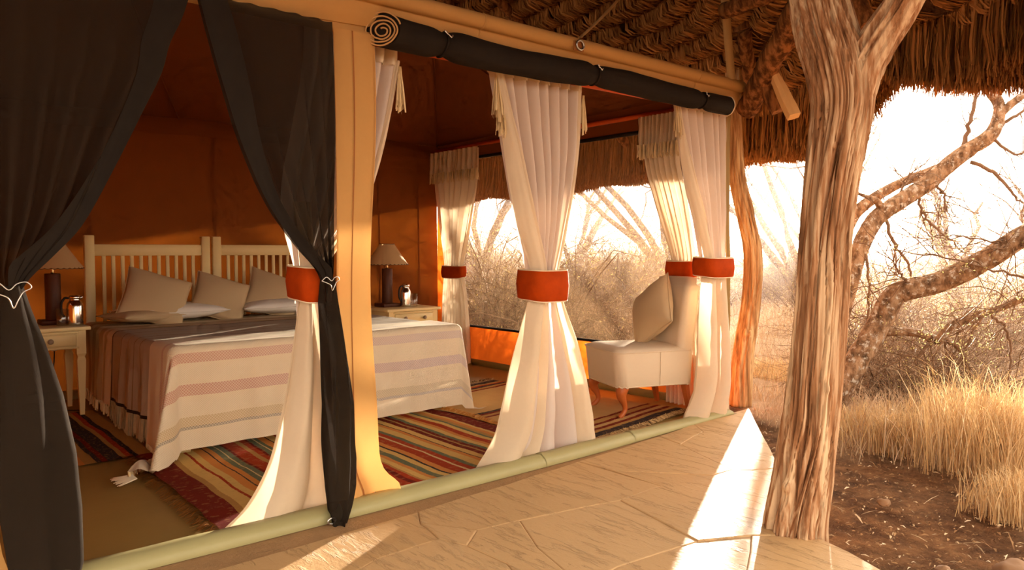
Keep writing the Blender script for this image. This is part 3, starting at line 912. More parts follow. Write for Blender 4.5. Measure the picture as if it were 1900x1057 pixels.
# ================================================================== CURTAINS
def sheet(rows, mapf, n, nS=120, nR=60, phase=0.0, bulge=0.02, drift=0.6, wav=0.25, uvs=1.0, hard=0.55):
    """rows: [(z, left, right, amplitude)] from top to bottom. mapf(along, out, z) -> world"""
    R = sorted(smooth_rows([tuple(r) for r in rows]), key=lambda r: r[0])
    z0, z1 = max(r[0] for r in rows), min(r[0] for r in rows)
    def fn(s, q):
        z = z0 + (z1 - z0) * q
        l, r, am = interp(R, z)
        x = l + (r - l) * s
        ph = 2 * PI * n * s + phase + drift * nz(q * 2.2, phase)
        w_ = 2.0 * abs(math.sin(ph / 2)) ** 0.75 - 1.0
        w_ *= 0.85 + 0.5 * nz(s * n * 0.9, 3 + phase)
        o_ = 1.25 * am * w_ + bulge * math.sin(PI * s) * (1 if am > 0 else 0) + 0.006 * nz(s * 5, q * 6, phase)
        return mapf(x, o_, z)
    return gridf(nS, nR, fn, lambda s, q: (s * uvs, q * 2.0))
def front_map(Y): return lambda x, o_, z: (x, Y - o_, z)
def side_map(X): return lambda y, o_, z: (X - o_, y, z)
def sq(c): return math.copysign(abs(c) ** 0.55, c)
def band(rows, mapf, half, nS=40, wrap=0.06):
    """tieback: (z0, z1, left, right)"""
    (zt, zb, l, r) = rows
    c, hw = (l + r) / 2, (r - l) / 2
    V, F = [], []
    K = 48
    prof = [(zt, 0.0), (zt - 0.004, 0.006), ((zt + zb) / 2, 0.012), (zb + 0.004, 0.006), (zb, 0.0)]
    for j, (z, e) in enumerate(prof):
        for k in range(K):
            w = 2 * PI * k / K
            z_ = z - 0.012 * math.cos(w - PI / 2) * (1 if j > 1 else 0.4)
            V.append(mapf(c + (hw + e) * sq(math.cos(w)), (half * 0.78 + e) * sq(math.sin(w)) + half * 0.22 + 0.003 * nz(k * 0.4, j), z_))
    for j in range(4):
        for k in range(K):
            k2 = (k + 1) % K
            F.append((j * K + k, j * K + k2, (j + 1) * K + k2, (j + 1) * K + k))
    return V, F
def band_pipe(rows, mapf, half, par):
    (zt, zb, l, r) = rows
    c, hw = (l + r) / 2, (r - l) / 2
    for z, g in ((zt, 0.4), (zb, 1)):
        V, F = tube([mapf(c + (hw + 0.003) * sq(math.cos(w)), (half * 0.78 + 0.003) * sq(math.sin(w)) + half * 0.22, z - 0.012 * math.cos(w - PI / 2) * g) for w in [2 * PI * k / 40 for k in range(41)]], 0.0035, 5, False)
        mk('piping', V, F, m_piping, par)
def fringe(pts, length, mat, parent, per=3, w=0.0022, sway=0.02, name='fringe', seed=0):
    """threads hanging from a polyline of world points"""
    P = np.array([tuple(p) for p in pts]); rs = np.random.RandomState(seed + 5)
    n = len(P) * per
    idx = rs.uniform(0, len(P) - 1.001, n); i0 = idx.astype(int); f = (idx - i0)[:, None]
    B = P[i0] * (1 - f) + P[i0 + 1] * f
    Ls = length * rs.uniform(0.75, 1.1, n)
    dr = rs.uniform(-1, 1, (n, 3)) * sway; dr[:, 2] = 0
    q1 = B + dr * 0.6 - np.array([0, 0, 1]) * (Ls * 0.5)[:, None]
    q2 = B + dr - np.array([0, 0, 1]) * Ls[:, None]
    S = rs.uniform(-1, 1, (n, 3)); S[:, 2] = 0; S /= np.linalg.norm(S, axis=1)[:, None]
    V, F = ribbons(np.stack([B, q1, q2], axis=1), np.full((n, 3), w), S)
    o = mk(name, V, F, mat, parent, smooth=False); o['kind'] = 'stuff'
    return o

# main white-lined curtain in the middle of the open front
CYB = 2.955
fm = front_map(CYB)
X = lambda u, v=465, Y=CYB: xat(u, Y, v)
cur = thing('tent_curtain', (X(985), CYB, 0.02), 'cream curtain with white lining tied in the middle of the open tent front', 'curtain')
V, F, UV = sheet([(2.10, X(908), X(1068), 0.030), (1.93, X(912), X(1070), 0.034), (1.6, X(935), X(1062), 0.036), (1.25, X(962), X(1043), 0.032), (1.0, X(975), X(1028), 0.022), (0.85, X(978), X(1026), 0.022)], fm, 8, 190, 60, 0.4)
mk('lining', V, F, m_lining, cur, UV)
V, F, UV = sheet([(2.10, X(907), X(1070), 0.033), (2.0, X(908), X(1071), 0.035), (1.965, X(911), X(1071), 0.037)], lambda x, o_, z: (x, CYB - o_ - 0.006, z), 8, 190, 8, 0.4)
mk('heading_tape', V, F, m_cream, cur, UV)
V, F, UV = sheet([(2.09, X(905), X(916), 0.002), (1.95, X(907), X(925), 0.004), (1.6, X(925), X(957), 0.010), (1.25, X(947), X(985), 0.012), (1.02, X(972), X(1002), 0.012), (0.85, X(973), X(1004), 0.012)], lambda x, o_, z: (x, CYB - 0.05 - o_, z), 1.2, 30, 60, 0.0, 0.02)
mk('turned_edge', V, F, m_cream, cur, UV)
V, F, UV = sheet([(2.09, X(1060), X(1071), 0.002), (1.6, X(1052), X(1064), 0.004), (1.25, X(1036), X(1046), 0.006), (1.0, X(1020), X(1029), 0.006), (0.85, X(1018), X(1029), 0.006)], lambda x, o_, z: (x, CYB - 0.035 - o_, z), 1, 16, 60, 1.0, 0.01)
mk('turned_edge', V, F, m_cream, cur, UV)
zB = (0.86, 1.005)
V, F, UV = sheet([(0.96, X(973), X(1003), 0.010), (0.84, X(969), X(1004), 0.014), (0.7, X(955), X(1003), 0.022), (0.45, X(930), X(1000), 0.030), (0.2, X(908), X(994), 0.034), (0.03, X(868), X(975), 0.034), (0.012, X(864), X(972), 0.03)], lambda x, o_, z: (x, CYB - 0.045 - o_ - 0.02 * ss(0.3, 0, z), z), 1.4, 60, 60, -0.6, 0.03)
mk('face_panel', V, F, m_cream, cur, UV)
V, F, UV = sheet([(0.90, X(985), X(1034), 0.016), (0.6, X(980), X(1052), 0.030), (0.3, X(965), X(1072), 0.042), (0.03, X(945), X(1088), 0.05), (0.012, X(940), X(1090), 0.05)], lambda x, o_, z: (x, CYB - o_ + 0.0, z), 3.2, 110, 50, 0.9, 0.02)
mk('lining', V, F, m_lining, cur, UV)
V, F, UV = sheet([(0.94, X(1014), X(1029), 0.006), (0.83, X(1018), X(1032), 0.008), (0.6, X(1033), X(1058), 0.012), (0.3, X(1050), X(1080), 0.016), (0.03, X(1062), X(1094), 0.02), (0.014, X(1062), X(1094), 0.02)], lambda x, o_, z: (x, CYB - 0.055 - o_, z), 0.8, 24, 50, 0.2, 0.015)
mk('face_panel', V, F, m_cream, cur, UV)
bnd = (1.0, 0.845, X(969), X(1032))
tb = mk('tieback', *band(bnd, fm, 0.118), m_rust, cur)
band_pipe(bnd, fm, 0.118, tb)
fringe([(X(905) + 0.05 * i / 10, CYB - 0.06, 1.97 - 0.01 * i) for i in range(11)], 0.21, m_cord, cur, 7, 0.0035, 0.02, seed=1)
fringe([(X(1071) + 0.008 * i / 6, CYB - 0.04, 1.95) for i in range(7)], 0.2, m_cord, cur, 5, 0.0035, 0.015, seed=2)

# curtain behind the canvas strip by the door
CYA = 2.965
fa = front_map(CYA)
XA = lambda u, v=465: xat(u, CYA, v)
cur = thing('tent_curtain', (1.35, CYA, 0.02), 'cream curtain beside the door, tied by rust band half hidden behind dark netting', 'curtain')
V, F, UV = sheet([(2.08, 1.42, XA(742), 0.022), (1.9, 1.41, XA(738), 0.024), (1.6, 1.36, XA(712), 0.026), (1.3, 1.31, XA(672), 0.026), (1.02, 1.36, 1.46, 0.016), (0.88, 1.36, 1.46, 0.016)], fa, 6, 130, 60, 0.2)
mk('lining', V, F, m_lining, cur, UV)
V, F, UV = sheet([(2.08, XA(686), XA(741), 0.024), (1.98, XA(686), XA(740), 0.025), (1.925, XA(686), XA(737), 0.026)], lambda x, o_, z: (x, CYA - 0.008 - o_, z), 2, 50, 8, 0.2)
mk('heading_tape', V, F, m_cream, cur, UV)
V, F, UV = sheet([(1.95, XA(728), XA(738), 0.002), (1.6, XA(700), XA(712), 0.006), (1.3, XA(655), XA(674), 0.008), (1.0, 1.42, 1.47, 0.008), (0.9, 1.42, 1.47, 0.008)], lambda x, o_, z: (x, CYA - 0.03 - o_, z), 1, 16, 60, 0.3, 0.01)
mk('turned_edge', V, F, m_cream, cur, UV)
V, F, UV = sheet([(1.30, XA(534), XA(566), 0.01), (1.02, 1.36, 1.42, 0.010), (0.9, 1.352, 1.42, 0.012), (0.7, XA(530), XA(580), 0.02), (0.45, XA(508), XA(584), 0.026), (0.25, XA(482), XA(586), 0.03), (0.10, XA(438), XA(588), 0.03), (0.03, XA(395), XA(586), 0.026), (0.012, XA(383), XA(584), 0.022)], lambda x, o_, z: (x, CYA - 0.05 - o_ - 0.02 * ss(0.3, 0, z), z), 1.5, 70, 70, -0.9, 0.03)
mk('face_panel', V, F, m_cream, cur, UV)
V, F, UV = sheet([(0.92, 1.36, 1.47, 0.016), (0.6, 1.36, 1.55, 0.028), (0.3, 1.37, 1.62, 0.034), (0.03, 1.36, 1.72, 0.036), (0.012, 1.35, 1.72, 0.036)], fa, 3, 90, 50, 1.9, 0.02)
mk('lining', V, F, m_lining, cur, UV)
bnd = (1.035, 0.90, 1.345, 1.475)
tb = mk('tieback', *band(bnd, fa, 0.118), m_rust, cur)
band_pipe(bnd, fa, 0.118, tb)
fringe([(XA(733) + 0.012 * i / 8, CYA - 0.04, 1.925) for i in range(9)], 0.19, m_cord, cur, 5, 0.0035, 0.02, seed=3)

# curtain at the front corner
CYC = 2.945
fc = front_map(CYC)
XC = lambda u, v=465: xat(u, CYC, v)
cur = thing('tent_curtain', (XC(1310), CYC, 0.02), 'backlit cream curtain with rust tieback at the tent corner in front of the chair', 'curtain')
V, F, UV = sheet([(2.10, XC(1243), XC(1341), 0.026), (1.95, XC(1246), XC(1341), 0.030), (1.6, XC(1262), XC(1341), 0.032), (1.3, XC(1282), XC(1340), 0.030), (1.05, XC(1297), XC(1340), 0.022), (0.9, XC(1299), XC(1340), 0.022)], fc, 7, 160, 60, 1.4)
mk('lining', V, F, m_lining, cur, UV)
V, F, UV = sheet([(2.10, XC(1242), XC(1342), 0.028), (2.03, XC(1243), XC(1342), 0.031), (1.985, XC(1245), XC(1342), 0.032)], lambda x, o_, z: (x, CYC - 0.006 - o_, z), 7, 160, 8, 1.4)
mk('heading_tape', V, F, m_cream, cur, UV)
V, F, UV = sheet([(2.08, XC(1240), XC(1246), 0.002), (1.9, XC(1243), XC(1254), 0.004), (1.6, XC(1256), XC(1276), 0.008), (1.3, XC(1278), XC(1300), 0.010), (1.06, XC(1297), XC(1314), 0.010), (0.9, XC(1298), XC(1316), 0.010)], lambda x, o_, z: (x, CYC - 0.045 - o_, z), 1.2, 24, 60, 0.0, 0.015)
mk('turned_edge', V, F, m_cream, cur, UV)
V, F, UV = sheet([(0.99, XC(1298), XC(1338), 0.012), (0.92, XC(1295), XC(1341), 0.014), (0.7, XC(1293), XC(1345), 0.028), (0.4, XC(1290), XC(1349), 0.036), (0.2, XC(1286), XC(1350), 0.038), (0.06, XC(1272), XC(1350), 0.036), (0.012, XC(1268), XC(1349), 0.034)], lambda x, o_, z: (x, CYC - 0.03 - o_, z), 2.2, 90, 60, -0.5, 0.03)
mk('face_panel', V, F, m_cream, cur, UV)
bnd = (1.055, 0.935, XC(1294), XC(1342))
tb = mk('tieback', *band(bnd, fc, 0.105), m_rust, cur)
band_pipe(bnd, fc, 0.105, tb)
fringe([(XC(1240) + 0.03 * i / 8, CYC - 0.05, 1.985) for i in range(9)], 0.19, m_cord, cur, 5, 0.0035, 0.02, seed=4)

# curtains on the side window (near the chair and in the far corner)
def side_curtain(ya, yb, ta, tb_, ba, bb, zt, tz0, tz1, lab, seed):
    Xs = SX - 0.075
    sm = side_map(Xs)
    c = thing('window_curtain', (Xs, (ta + tb_) / 2, 0.02), lab, 'curtain', 'curtains on the side window')
    V, F, UV = sheet([(zt, ya, yb, 0.018), (zt - 0.3, ya + 0.01, yb - 0.01, 0.026), (1.45, ya + (ta - ya) * 0.45, yb + (tb_ - yb) * 0.45, 0.03), (tz0 + 0.05, ta + 0.01, tb_ - 0.01, 0.026), ((tz0 + tz1) / 2, ta + 0.015, tb_ - 0.015, 0.024), (tz1 - 0.25, (ta + ba) / 2, (tb_ + bb) / 2, 0.028), (0.02, ba, bb, 0.034)], sm, 7, 150, 70, seed, 0.02)
    mk('drop', V, F, m_cream, c, UV)
    V, F, UV = sheet([(zt + 0.012, ya - 0.015, yb + 0.015, 0.022), (zt - 0.10, ya - 0.015, yb + 0.015, 0.026), (zt - 0.2, ya - 0.012, yb + 0.012, 0.028)], lambda y, o_, z: (Xs - 0.03 - o_, y, z), 10, 150, 10, seed + 1, 0.0)
    mk('pelmet', V, F, m_cream, c, UV)
    pts = [(Xs - 0.045 - 0.024 * math.sin(20 * PI * i / 60 + seed), ya - 0.012 + (yb - ya + 0.024) * i / 60, zt - 0.19) for i in range(61)]
    fringe(pts, 0.10, m_cord, c, 6, 0.0035, 0.012, seed=int(seed * 10))
    bb_ = (tz0, tz1, ta, tb_)
    tbk = mk('tieback', *band(bb_, sm, 0.06), m_rust, c)
    band_pipe(bb_, sm, 0.06, tbk)
Xs = SX - 0.075
side_curtain(yat(1262, Xs), yat(1193, Xs), yat(1292, Xs), yat(1243, Xs), yat(1300, Xs), yat(1240, Xs), 2.06, 1.03, 0.915, 'cream window curtain behind the chair back with rust tieback', 0.7)
side_curtain(yat(892, Xs), yat(809, Xs), yat(862, Xs), yat(826, Xs), yat(874, Xs), yat(822, Xs), 2.055, 0.955, 0.845, 'cream window curtain in the far corner past the bed', 2.3)

# ================================================================== DOOR NETTING
NY = FY - 0.045
def netting(name, lab, inner, outer, low, zt, tie_z, seed, sgn, tiex):
    """inner/outer: [(z,x)] above the tie; low: [(z,left,right)] below it"""
    t_ = thing(name, (tiex, NY, 0.03), lab, 'door curtain', 'dark netting door curtains')
    I = sorted(smooth_rows(inner), key=lambda r: r[0]); O = sorted(smooth_rows(outer), key=lambda r: r[0])
    def up(s, q):
        z = zt + (tie_z - zt) * q
        a_, b = interp(I, z)[0], interp(O, z)[0]
        x = a_ + (b - a_) * s
        am = 0.010 + 0.022 * q * (1 - 0.3 * q)
        return (x, NY - am * math.sin(2 * PI * 6.0 * s + seed + 0.8 * nz(q * 2, seed)) * (0.7 + 0.6 * nz(s * 7, seed)) - 0.01 * math.sin(PI * s) + 0.03 * (1 - q) * s * 0, z)
    V, F, UV = gridf(150, 70, up)
    mk('net', V, F, m_mesh, t_, UV)
    hw_ = 0.085
    def hem(s, q):
        z = zt + (tie_z - zt) * q
        a_, b = interp(I, z)[0], interp(O, z)[0]
        wd = min(hw_ + 0.03 * math.sin(q * 5 + seed), abs(b - a_) * 0.75)
        return (a_ + sgn * wd * s - sgn * 0.002, NY - 0.03 - 0.012 * math.sin(PI * s + q * 4), z)
    V, F, UV = gridf(12, 60, hem)
    mk('folded_hem', V, F, m_roll, t_, UV)
    Lw = sorted(low, key=lambda r: r[0])
    zl0, zl1 = low[0][0], low[-1][0]
    def dn(s, q):
        z = zl0 + (zl1 - zl0) * q
        l, r = interp(Lw, z)
        w = 2 * PI * s
        x = (l + r) / 2 + (r - l) / 2 * math.cos(w)
        dpt = 0.025 + 0.03 * math.sin(PI * min(1, q * 1.2) * 0.8)
        return (x + 0.006 * math.sin(4 * w + q * 3), NY - 0.01 - 0.055 * ss(0.35, 0.03, z) + dpt * math.sin(w) * (1 + 0.35 * math.sin(5 * w + seed + 2 * q)), z)
    V, F, UV = gridf(80, 60, dn)
    mk('tail', V, F, m_mesh, t_, UV)
    return t_
XN = lambda u, v=465: xat(u, NY, v)
ZN = lambda u, v: onY(u, v, NY).z
inn = [(364, -6), (383, 70), (405, 150), (440, 262), (490, 375), (545, 455), (585, 500), (597, 522)]
outr = [(620, 40), (620, 262), (619, 400), (617, 490), (613, 522)]
lowr = [(606, 515, 596, 615), (606, 560, 592, 622), (612, 640, 596, 634), (622, 750, 598, 648), (622, 850, 592, 648), (614, 900, 589, 641), (611, 935, 592, 630), (610, 966, 597, 618)]
ndr = netting('door_netting', 'dark netting door curtain tied back against the canvas strip', [(ZN(*p), XN(*p)) for p in inn], [(2.03, XN(620))] + [(ZN(*p), XN(*p)) for p in outr[1:]], [(ZN(p[0], p[1]), XN(p[2]), XN(p[3])) for p in lowr], 2.02, ZN(600, 520), 0.6, 1, XN(606))
inl = [(346, -6), (330, 40), (308, 85), (292, 140), (255, 215), (205, 315), (150, 415), (100, 470), (58, 510), (36, 538)]
ndl = netting('door_netting', 'dark netting door curtain tied back at the far left edge', [(ZN(*p), XN(*p)) for p in inl], [(2.03, 0.30), (1.5, 0.30), (1.1, 0.305), (ZN(20, 538), XN(0))], [(ZN(20, 530), XN(-4), XN(38)), (ZN(20, 575), XN(-14), XN(52)), (ZN(30, 640), XN(-20), XN(76)), (ZN(40, 740), XN(-26), XN(106)), (ZN(50, 850), XN(-26), XN(127)), (ZN(60, 950), XN(-20), XN(134)), (ZN(60, 1050), XN(-6), XN(130)), (ZN(60, 1066), XN(0), XN(124))], 2.02, ZN(36, 536), 2.1, -1, XN(20))
def wire_clip(u, v, k, lab):
    c = onY(u, v, NY - 0.075)
    s = 0.001 * k
    loop = [(-26, 2, 0), (-14, 12, -4), (-2, 2, -8), (8, 10, -4), (20, 12, 0), (26, 4, 2), (16, -2, 0), (10, -12, -2), (4, -24, 0), (-2, -10, -4), (-12, -4, -4), (-26, 2, 0)]
    V, F = tube([tuple(c + Vector((p[0] * s, p[2] * s, p[1] * s))) for p in catmull(loop, 5)], 0.0017, 6)
    tag(mk('wire_hook', V, F, m_wire), lab, 'hook', 'wire tieback hooks')
wire_clip(18, 540, 2.2, 'bent wire hook gathering the left dark netting')
wire_clip(614, 522, 1.5, 'bent wire hook pinning the right dark netting to the canvas strip')
hk = onY(616, 966, FY - 0.125)
V, F = tube([tuple(hk + Vector((0.018 * math.cos(w), 0, 0.012 * math.sin(w)))) for w in [2 * PI * i / 12 for i in range(13)]], 0.004, 6, False)
tag(mk('floor_clasp', V, F, m_wire), 'small metal clasp at the foot of the right netting', 'clasp')

# ================================================================== ROLLED-UP FRONT PANEL
RY = FY - 0.055
rx0, rx1 = xat(706, RY, 50), xat(1350, RY, 185)
def roll_c(x):
    k = (x - rx0) / (rx1 - rx0)
    return (RY, 2.035 - 0.012 * math.sin(PI * k) + 0.012 * nz(x * 1.5, 2) - 0.02 * math.sin(k * 7.5) * 0.5)
TIES = [xat(820, RY, 60), xat(1102, RY, 140), xat(1302, RY, 180)]
def roll_r(x):
    k = (x - rx0) / (rx1 - rx0)
    r = 0.066 - 0.010 * k
    for t_ in TIES: r -= 0.016 * math.exp(-((x - t_) / 0.05) ** 2)
    return r + 0.004 * nz(x * 5, 7)
roll = thing('rolled_panel', ((rx0 + rx1) / 2, RY, 1.97), 'long roll of dark netting and canvas tied up under the tent eave', 'rolled flap')
def rollf(s, q):
    x = rx0 + (rx1 - rx0) * q
    w = 2 * PI * s
    cy, cz = roll_c(x); r = roll_r(x)
    x += 0.9 * max(0.0, 1 - (x - rx0) / 0.25) ** 2 * (-r * 0.92 * math.cos(w))
    return (x, cy + r * 0.92 * math.cos(w) + 0.003 * nz(x * 6, math.cos(w) * 2, math.sin(w) * 2), cz + r * math.sin(w) * 1.05 + 0.004 * nz(x * 4, math.cos(w), 5 + math.sin(w)))
V, F, UV = gridf(40, 170, rollf)
mk('netting_roll', V, F, m_roll, roll)
cy0, cz0 = roll_c(rx0); r0_ = roll_r(rx0)
V = [(rx0 + 0.012 - 0.9 * r0_ * 0.9 * math.cos(2 * PI * k / 40), cy0 + r0_ * 0.9 * math.cos(2 * PI * k / 40), cz0 + r0_ * 1.03 * math.sin(2 * PI * k / 40)) for k in range(40)]
mk('roll_end', V, [tuple(range(40))], m_roll, roll, smooth=False)
pts = []
for i in range(190):
    k = i / 189; w = 2 * PI * 4.3 * k + 1.0
    rr_ = (0.012 + (r0_ - 0.008) * k) * (1 + 0.08 * nz(math.cos(w) * 1.2 + k * 3, math.sin(w) * 1.2))
    pts.append((rx0 - 0.002 + 0.01 * (1 - k) - 0.9 * rr_ * 0.93 * math.cos(w), cy0 - 0.004 * (1 - k) + rr_ * 0.93 * math.cos(w), cz0 - 0.006 * (1 - k) + rr_ * 1.03 * math.sin(w)))
V, F = tube(pts, 0.0038, 6)
mk('spiral_edge', V, F, m_rolledge, roll)
cy1, cz1 = roll_c(rx1); r1_ = roll_r(rx1)
V, F = tube([(rx1 + 0.002, cy1 + r1_ * 0.94 * math.cos(2 * PI * k / 32), cz1 + r1_ * 1.04 * math.sin(2 * PI * k / 32)) for k in range(33)], 0.004, 6, False)
mk('end_piping', V, F, m_piping, roll)
V = [(rx1 - 0.006, cy1 + r1_ * 0.9 * math.cos(2 * PI * k / 32), cz1 + r1_ * 1.02 * math.sin(2 * PI * k / 32)) for k in range(32)]
mk('roll_end', V, [tuple(range(32))], m_roll, roll, smooth=False)
for t_ in TIES:
    cy, cz = roll_c(t_); r = roll_r(t_) + 0.004
    V, F = tube([(t_ + 0.01 * math.sin(w), cy + r * 0.95 * math.cos(w), cz + r * 1.06 * math.sin(w)) for w in [2 * PI * k / 28 for k in range(29)]], 0.006, 6, False)
    tie = mk('tie_band', V, F, m_roll, roll)
    V, F = tube([(t_ - 0.02, cy - 0.05, cz + r * 0.9), (t_, cy - r * 0.8, cz + r * 0.75), (t_ + 0.02, cy - r * 0.85, cz + r * 0.5), (t_ + 0.03, cy - r * 0.8, cz + r * 0.7)], 0.004, 6)
    mk('buckle', V, F, m_wire, tie)
# orange inner rail seen under the roll and the edge binding of the corner
V, F = tube([(1.62, FY + 0.06, 2.005), (SX - 0.05, FY + 0.06, 2.02)], 0.016, 10)
tag(mk('curtain_rail', V, F, m_rail), 'orange curtain rail running under the dark roll at the tent front', 'rail')
def bindf(s, q):
    z = 0.03 + 1.98 * q
    x = SX - 0.03 + 0.014 * math.sin(q * 5.5) + 0.012 * nz(q * 7)
    return (x + 0.032 * s, FY + 0.07 - 0.015 * s, z)
V, F, UV = gridf(4, 50, bindf)
bind = mk('corner_flap', V, F, m_sheet)
tag(bind, 'narrow olive canvas flap edge hanging at the tent corner by the slim post', 'flap')
V, F = tube([tuple(Vector(bindf(0.0, i / 40)) + Vector((0, -0.004, 0))) for i in range(41)], 0.005, 6)
mk('rope_edge', V, F, m_strap, bind)

# ================================================================== BED
BX0, BX1, BF, BH, BZ = 1.24, 3.06, 4.16, 6.17, 0.58
bed = thing('double_bed', ((BX0 + BX1) / 2, (BF + BH) / 2, 0), 'two cream slatted beds pushed together under pale woven covers', 'bed')
for hx in (1.225, 2.145):
    hb = None
    W = 0.90
    V, F = rbox((hx + W / 2, 6.22, 1.105), (W - 0.12, 0.026, 0.085), 0.004)
    hb = mk('headboard', V, F, m_paint, bed)
    for px in (hx + 0.034, hx + W - 0.034):
        V, F = rbox((px, 6.22, 0.607), (0.066, 0.05, 1.214), 0.005); mk('post', V, F, m_paint, hb)
    V, F = rbox((hx + W / 2, 6.22, 0.52), (W - 0.12, 0.026, 0.08), 0.004); mk('lower_rail', V, F, m_paint, hb)
    ns = 11
    me = mesh_data('slat', *rbox((0, 0, 0), (0.026, 0.016, 0.52), 0.003), m_paint)
    for i in range(ns):
        inst('slat', me, hb, (hx + 0.066 + (W - 0.132) * (i + 1) / (ns + 1), 6.22, 0.81))
for cx_, wdt in ((BX0 + 0.455, 0.9), (BX0 + 1.365, 0.9)):
    V, F = rbox((cx_, (BF + BH) / 2, 0.44), (wdt, BH - BF - 0.04, 0.24), 0.05, seg=3); mk('mattress', V, F, m_mattress, bed)
    V, F = rbox((cx_, (BF + BH) / 2, 0.27), (wdt - 0.02, BH - BF - 0.06, 0.10), 0.004); mk('bed_frame', V, F, m_paint, bed)
    for (lx, ly) in ((cx_ - 0.4, BF + 0.08), (cx_ + 0.4, BF + 0.08), (cx_ - 0.4, BH - 0.08), (cx_ + 0.4, BH - 0.08)):
        V, F = rbox((lx, ly, 0.11), (0.055, 0.055, 0.22), 0.004); mk('leg', V, F, m_paint, bed)

def drape(b_lo, b_hi, a_lo, a_hi, zoff, na, nb, seed=0.0, rip=0.02, corner_flare=0.28, r_e=0.05, zf=0.016):
    """cloth over the bed box. a: across from the left edge (negative hangs down the left side), b: from the foot edge towards the head (negative hangs down the foot)"""
    W = BX1 - BX0
    def pos(a, b):
        ao = -a if a < 0 else (a - W if a > W else 0.0)
        sx_ = -1 if a < 0 else 1
        bo = -b if b < 0 else 0.0
        x = BX0 + min(max(a, 0), W); y = BF + max(b, 0)
        z = BZ + zoff + 0.006 * nz(a * 3 + seed, b * 3)
        r = math.hypot(ao, bo)
        if r < 1e-6: return (x, y, z)
        ph = math.atan2(bo, ao)
        d0 = r_e * PI / 2; e = 0.0
        if r < d0: hh_, dp = r_e * math.sin(r / r_e), r_e * (1 - math.cos(r / r_e))
        else:
            cf = math.sin(2 * ph) ** 2
            fold = rip * (nz(b * 5.5 + seed, 1.7) + 0.4 * nz(b * 13, seed)) if bo == 0 else (rip * (nz(a * 4.0 + seed, 6.1) + 0.4 * nz(a * 11, seed)) if ao == 0 else 0.0)
            fl = 0.05 + corner_flare * (1.0 if a < 0 else 0.25) * cf * (1 + 0.8 * math.sin(7 * ph + seed))
            e = r - d0
            hh_ = r_e + fl * e + fold * min(1, e / 0.25) * 2.0
            dp = r_e + e * math.sqrt(max(0.05, 1 - min(0.8, fl) ** 2))
        lim = z - zf - 0.01
        if dp > lim:
            hh_ += (dp - lim) * 0.9; dp = lim + 0.0
        zz = z - dp + (0.03 * abs(nz(a * 7, b * 7, seed)) + 0.03 * math.sin(2 * ph) ** 2 * ss(0.0, 0.1, e - lim)) * (1 if dp >= lim else 0)
        dx, dy = sx_ * math.cos(ph), -math.sin(ph)
        return (x + dx * hh_, y + dy * hh_, zz)
    V, F, UV = gridf(na, nb, lambda s, q: pos(a_lo + (a_hi - a_lo) * s, b_lo + (b_hi - b_lo) * q), lambda s, q: (a_lo + (a_hi - a_lo) * s, b_lo + (b_hi - b_lo) * q))
    return V, F, UV, pos
def cloth_stripes(name, base, bands, axis, weave_scale=130, grad=None, var=0.06, bstr=0.45):
    """bands: [(centre, half width, colour, openwork)] along UV axis, in metres"""
    t = NT(name)
    tc = t.n('ShaderNodeTexCoord')
    sp = t.n('ShaderNodeSeparateXYZ', {0: tc.outputs['UV']})
    co = sp.outputs[axis]; oth = sp.outputs[1 - axis]
    n = t.noise(tc.outputs['UV'], 6, 3)
    c = t.mix(n.outputs[0], tuple(x * (1 - var) for x in base), tuple(min(1, x * (1 + var)) for x in base))
    k = 2 * PI * weave_scale
    dots = t.math('MULTIPLY', t.math('SINE', t.math('MULTIPLY', co, k)), t.math('SINE', t.math('MULTIPLY', oth, k)))
    ow = t.math('MULTIPLY', t.math('SINE', t.math('MULTIPLY', co, 2 * PI * 62)), t.math('SINE', t.math('MULTIPLY', oth, 2 * PI * 62)))
    owm = t.math('ADD', 0.48, t.math('MULTIPLY', ow, 0.38))
    for cen, hw, colr, openw in bands:
        d = t.math('ABSOLUTE', t.math('SUBTRACT', co, cen))
        f = t.math('LESS_THAN', d, hw)
        if isinstance(colr, tuple) and len(colr) == 2:
            g_ = t.math('MINIMUM', t.math('MAXIMUM', t.math('MULTIPLY', oth, 0.62), 0.0), 1.0)
            colr = t.mix(g_, colr[0], colr[1])
        c = t.mix(t.math('MULTIPLY', f, owm) if openw else t.math('MULTIPLY', f, 0.85), c, colr)
    return t.finish(c, 0.92, bump=dots, bstr=bstr, bdist=0.003, transl=0.12)
m_spread = cloth_stripes('bedspread_cloth', lin(226, 204, 168), [(1.42, 0.05, lin(190, 160, 118), 0), (1.62, 0.05, lin(196, 166, 124), 0), (1.8, 0.04, lin(190, 158, 116), 0), (1.3, 0.03, lin(196, 166, 122), 0)], 1, 110)
m_shawl = cloth_stripes('brown_throw_cloth', lin(190, 172, 148), [(0.27, 0.012, lin(70, 52, 40), 0), (1.12, 0.014, lin(96, 72, 52), 0), (0.5, 0.006, lin(140, 108, 76), 0), (0.62, 0.006, lin(140, 108, 76), 0), (0.75, 0.008, lin(190, 158, 118), 0), (0.9, 0.006, lin(140, 108, 76), 0)], 1, 90)
m_throw = cloth_stripes('cream_throw_cloth', lin(238, 220, 190), [(-0.095, 0.026, (lin(206, 132, 112), lin(204, 182, 186)), 1), (-0.265, 0.030, (lin(200, 120, 102), lin(196, 170, 184)), 1), (-0.43, 0.026, (lin(206, 176, 122), lin(206, 188, 156)), 1), (-0.462, 0.008, (lin(132, 120, 108), lin(176, 168, 176)), 1), (0.07, 0.014, (lin(206, 150, 128), lin(204, 186, 180)), 1)], 1, 90)
V, F, UV, ps = drape(0.95, 1.98, -0.50, 2.2, 0.002, 130, 50, 1.0, 0.02)
o = tag(mk('bedspread', V, F, m_spread, uv=UV), 'cream bedspread with tan stripes below the pillows at the headboard end', 'bedspread')
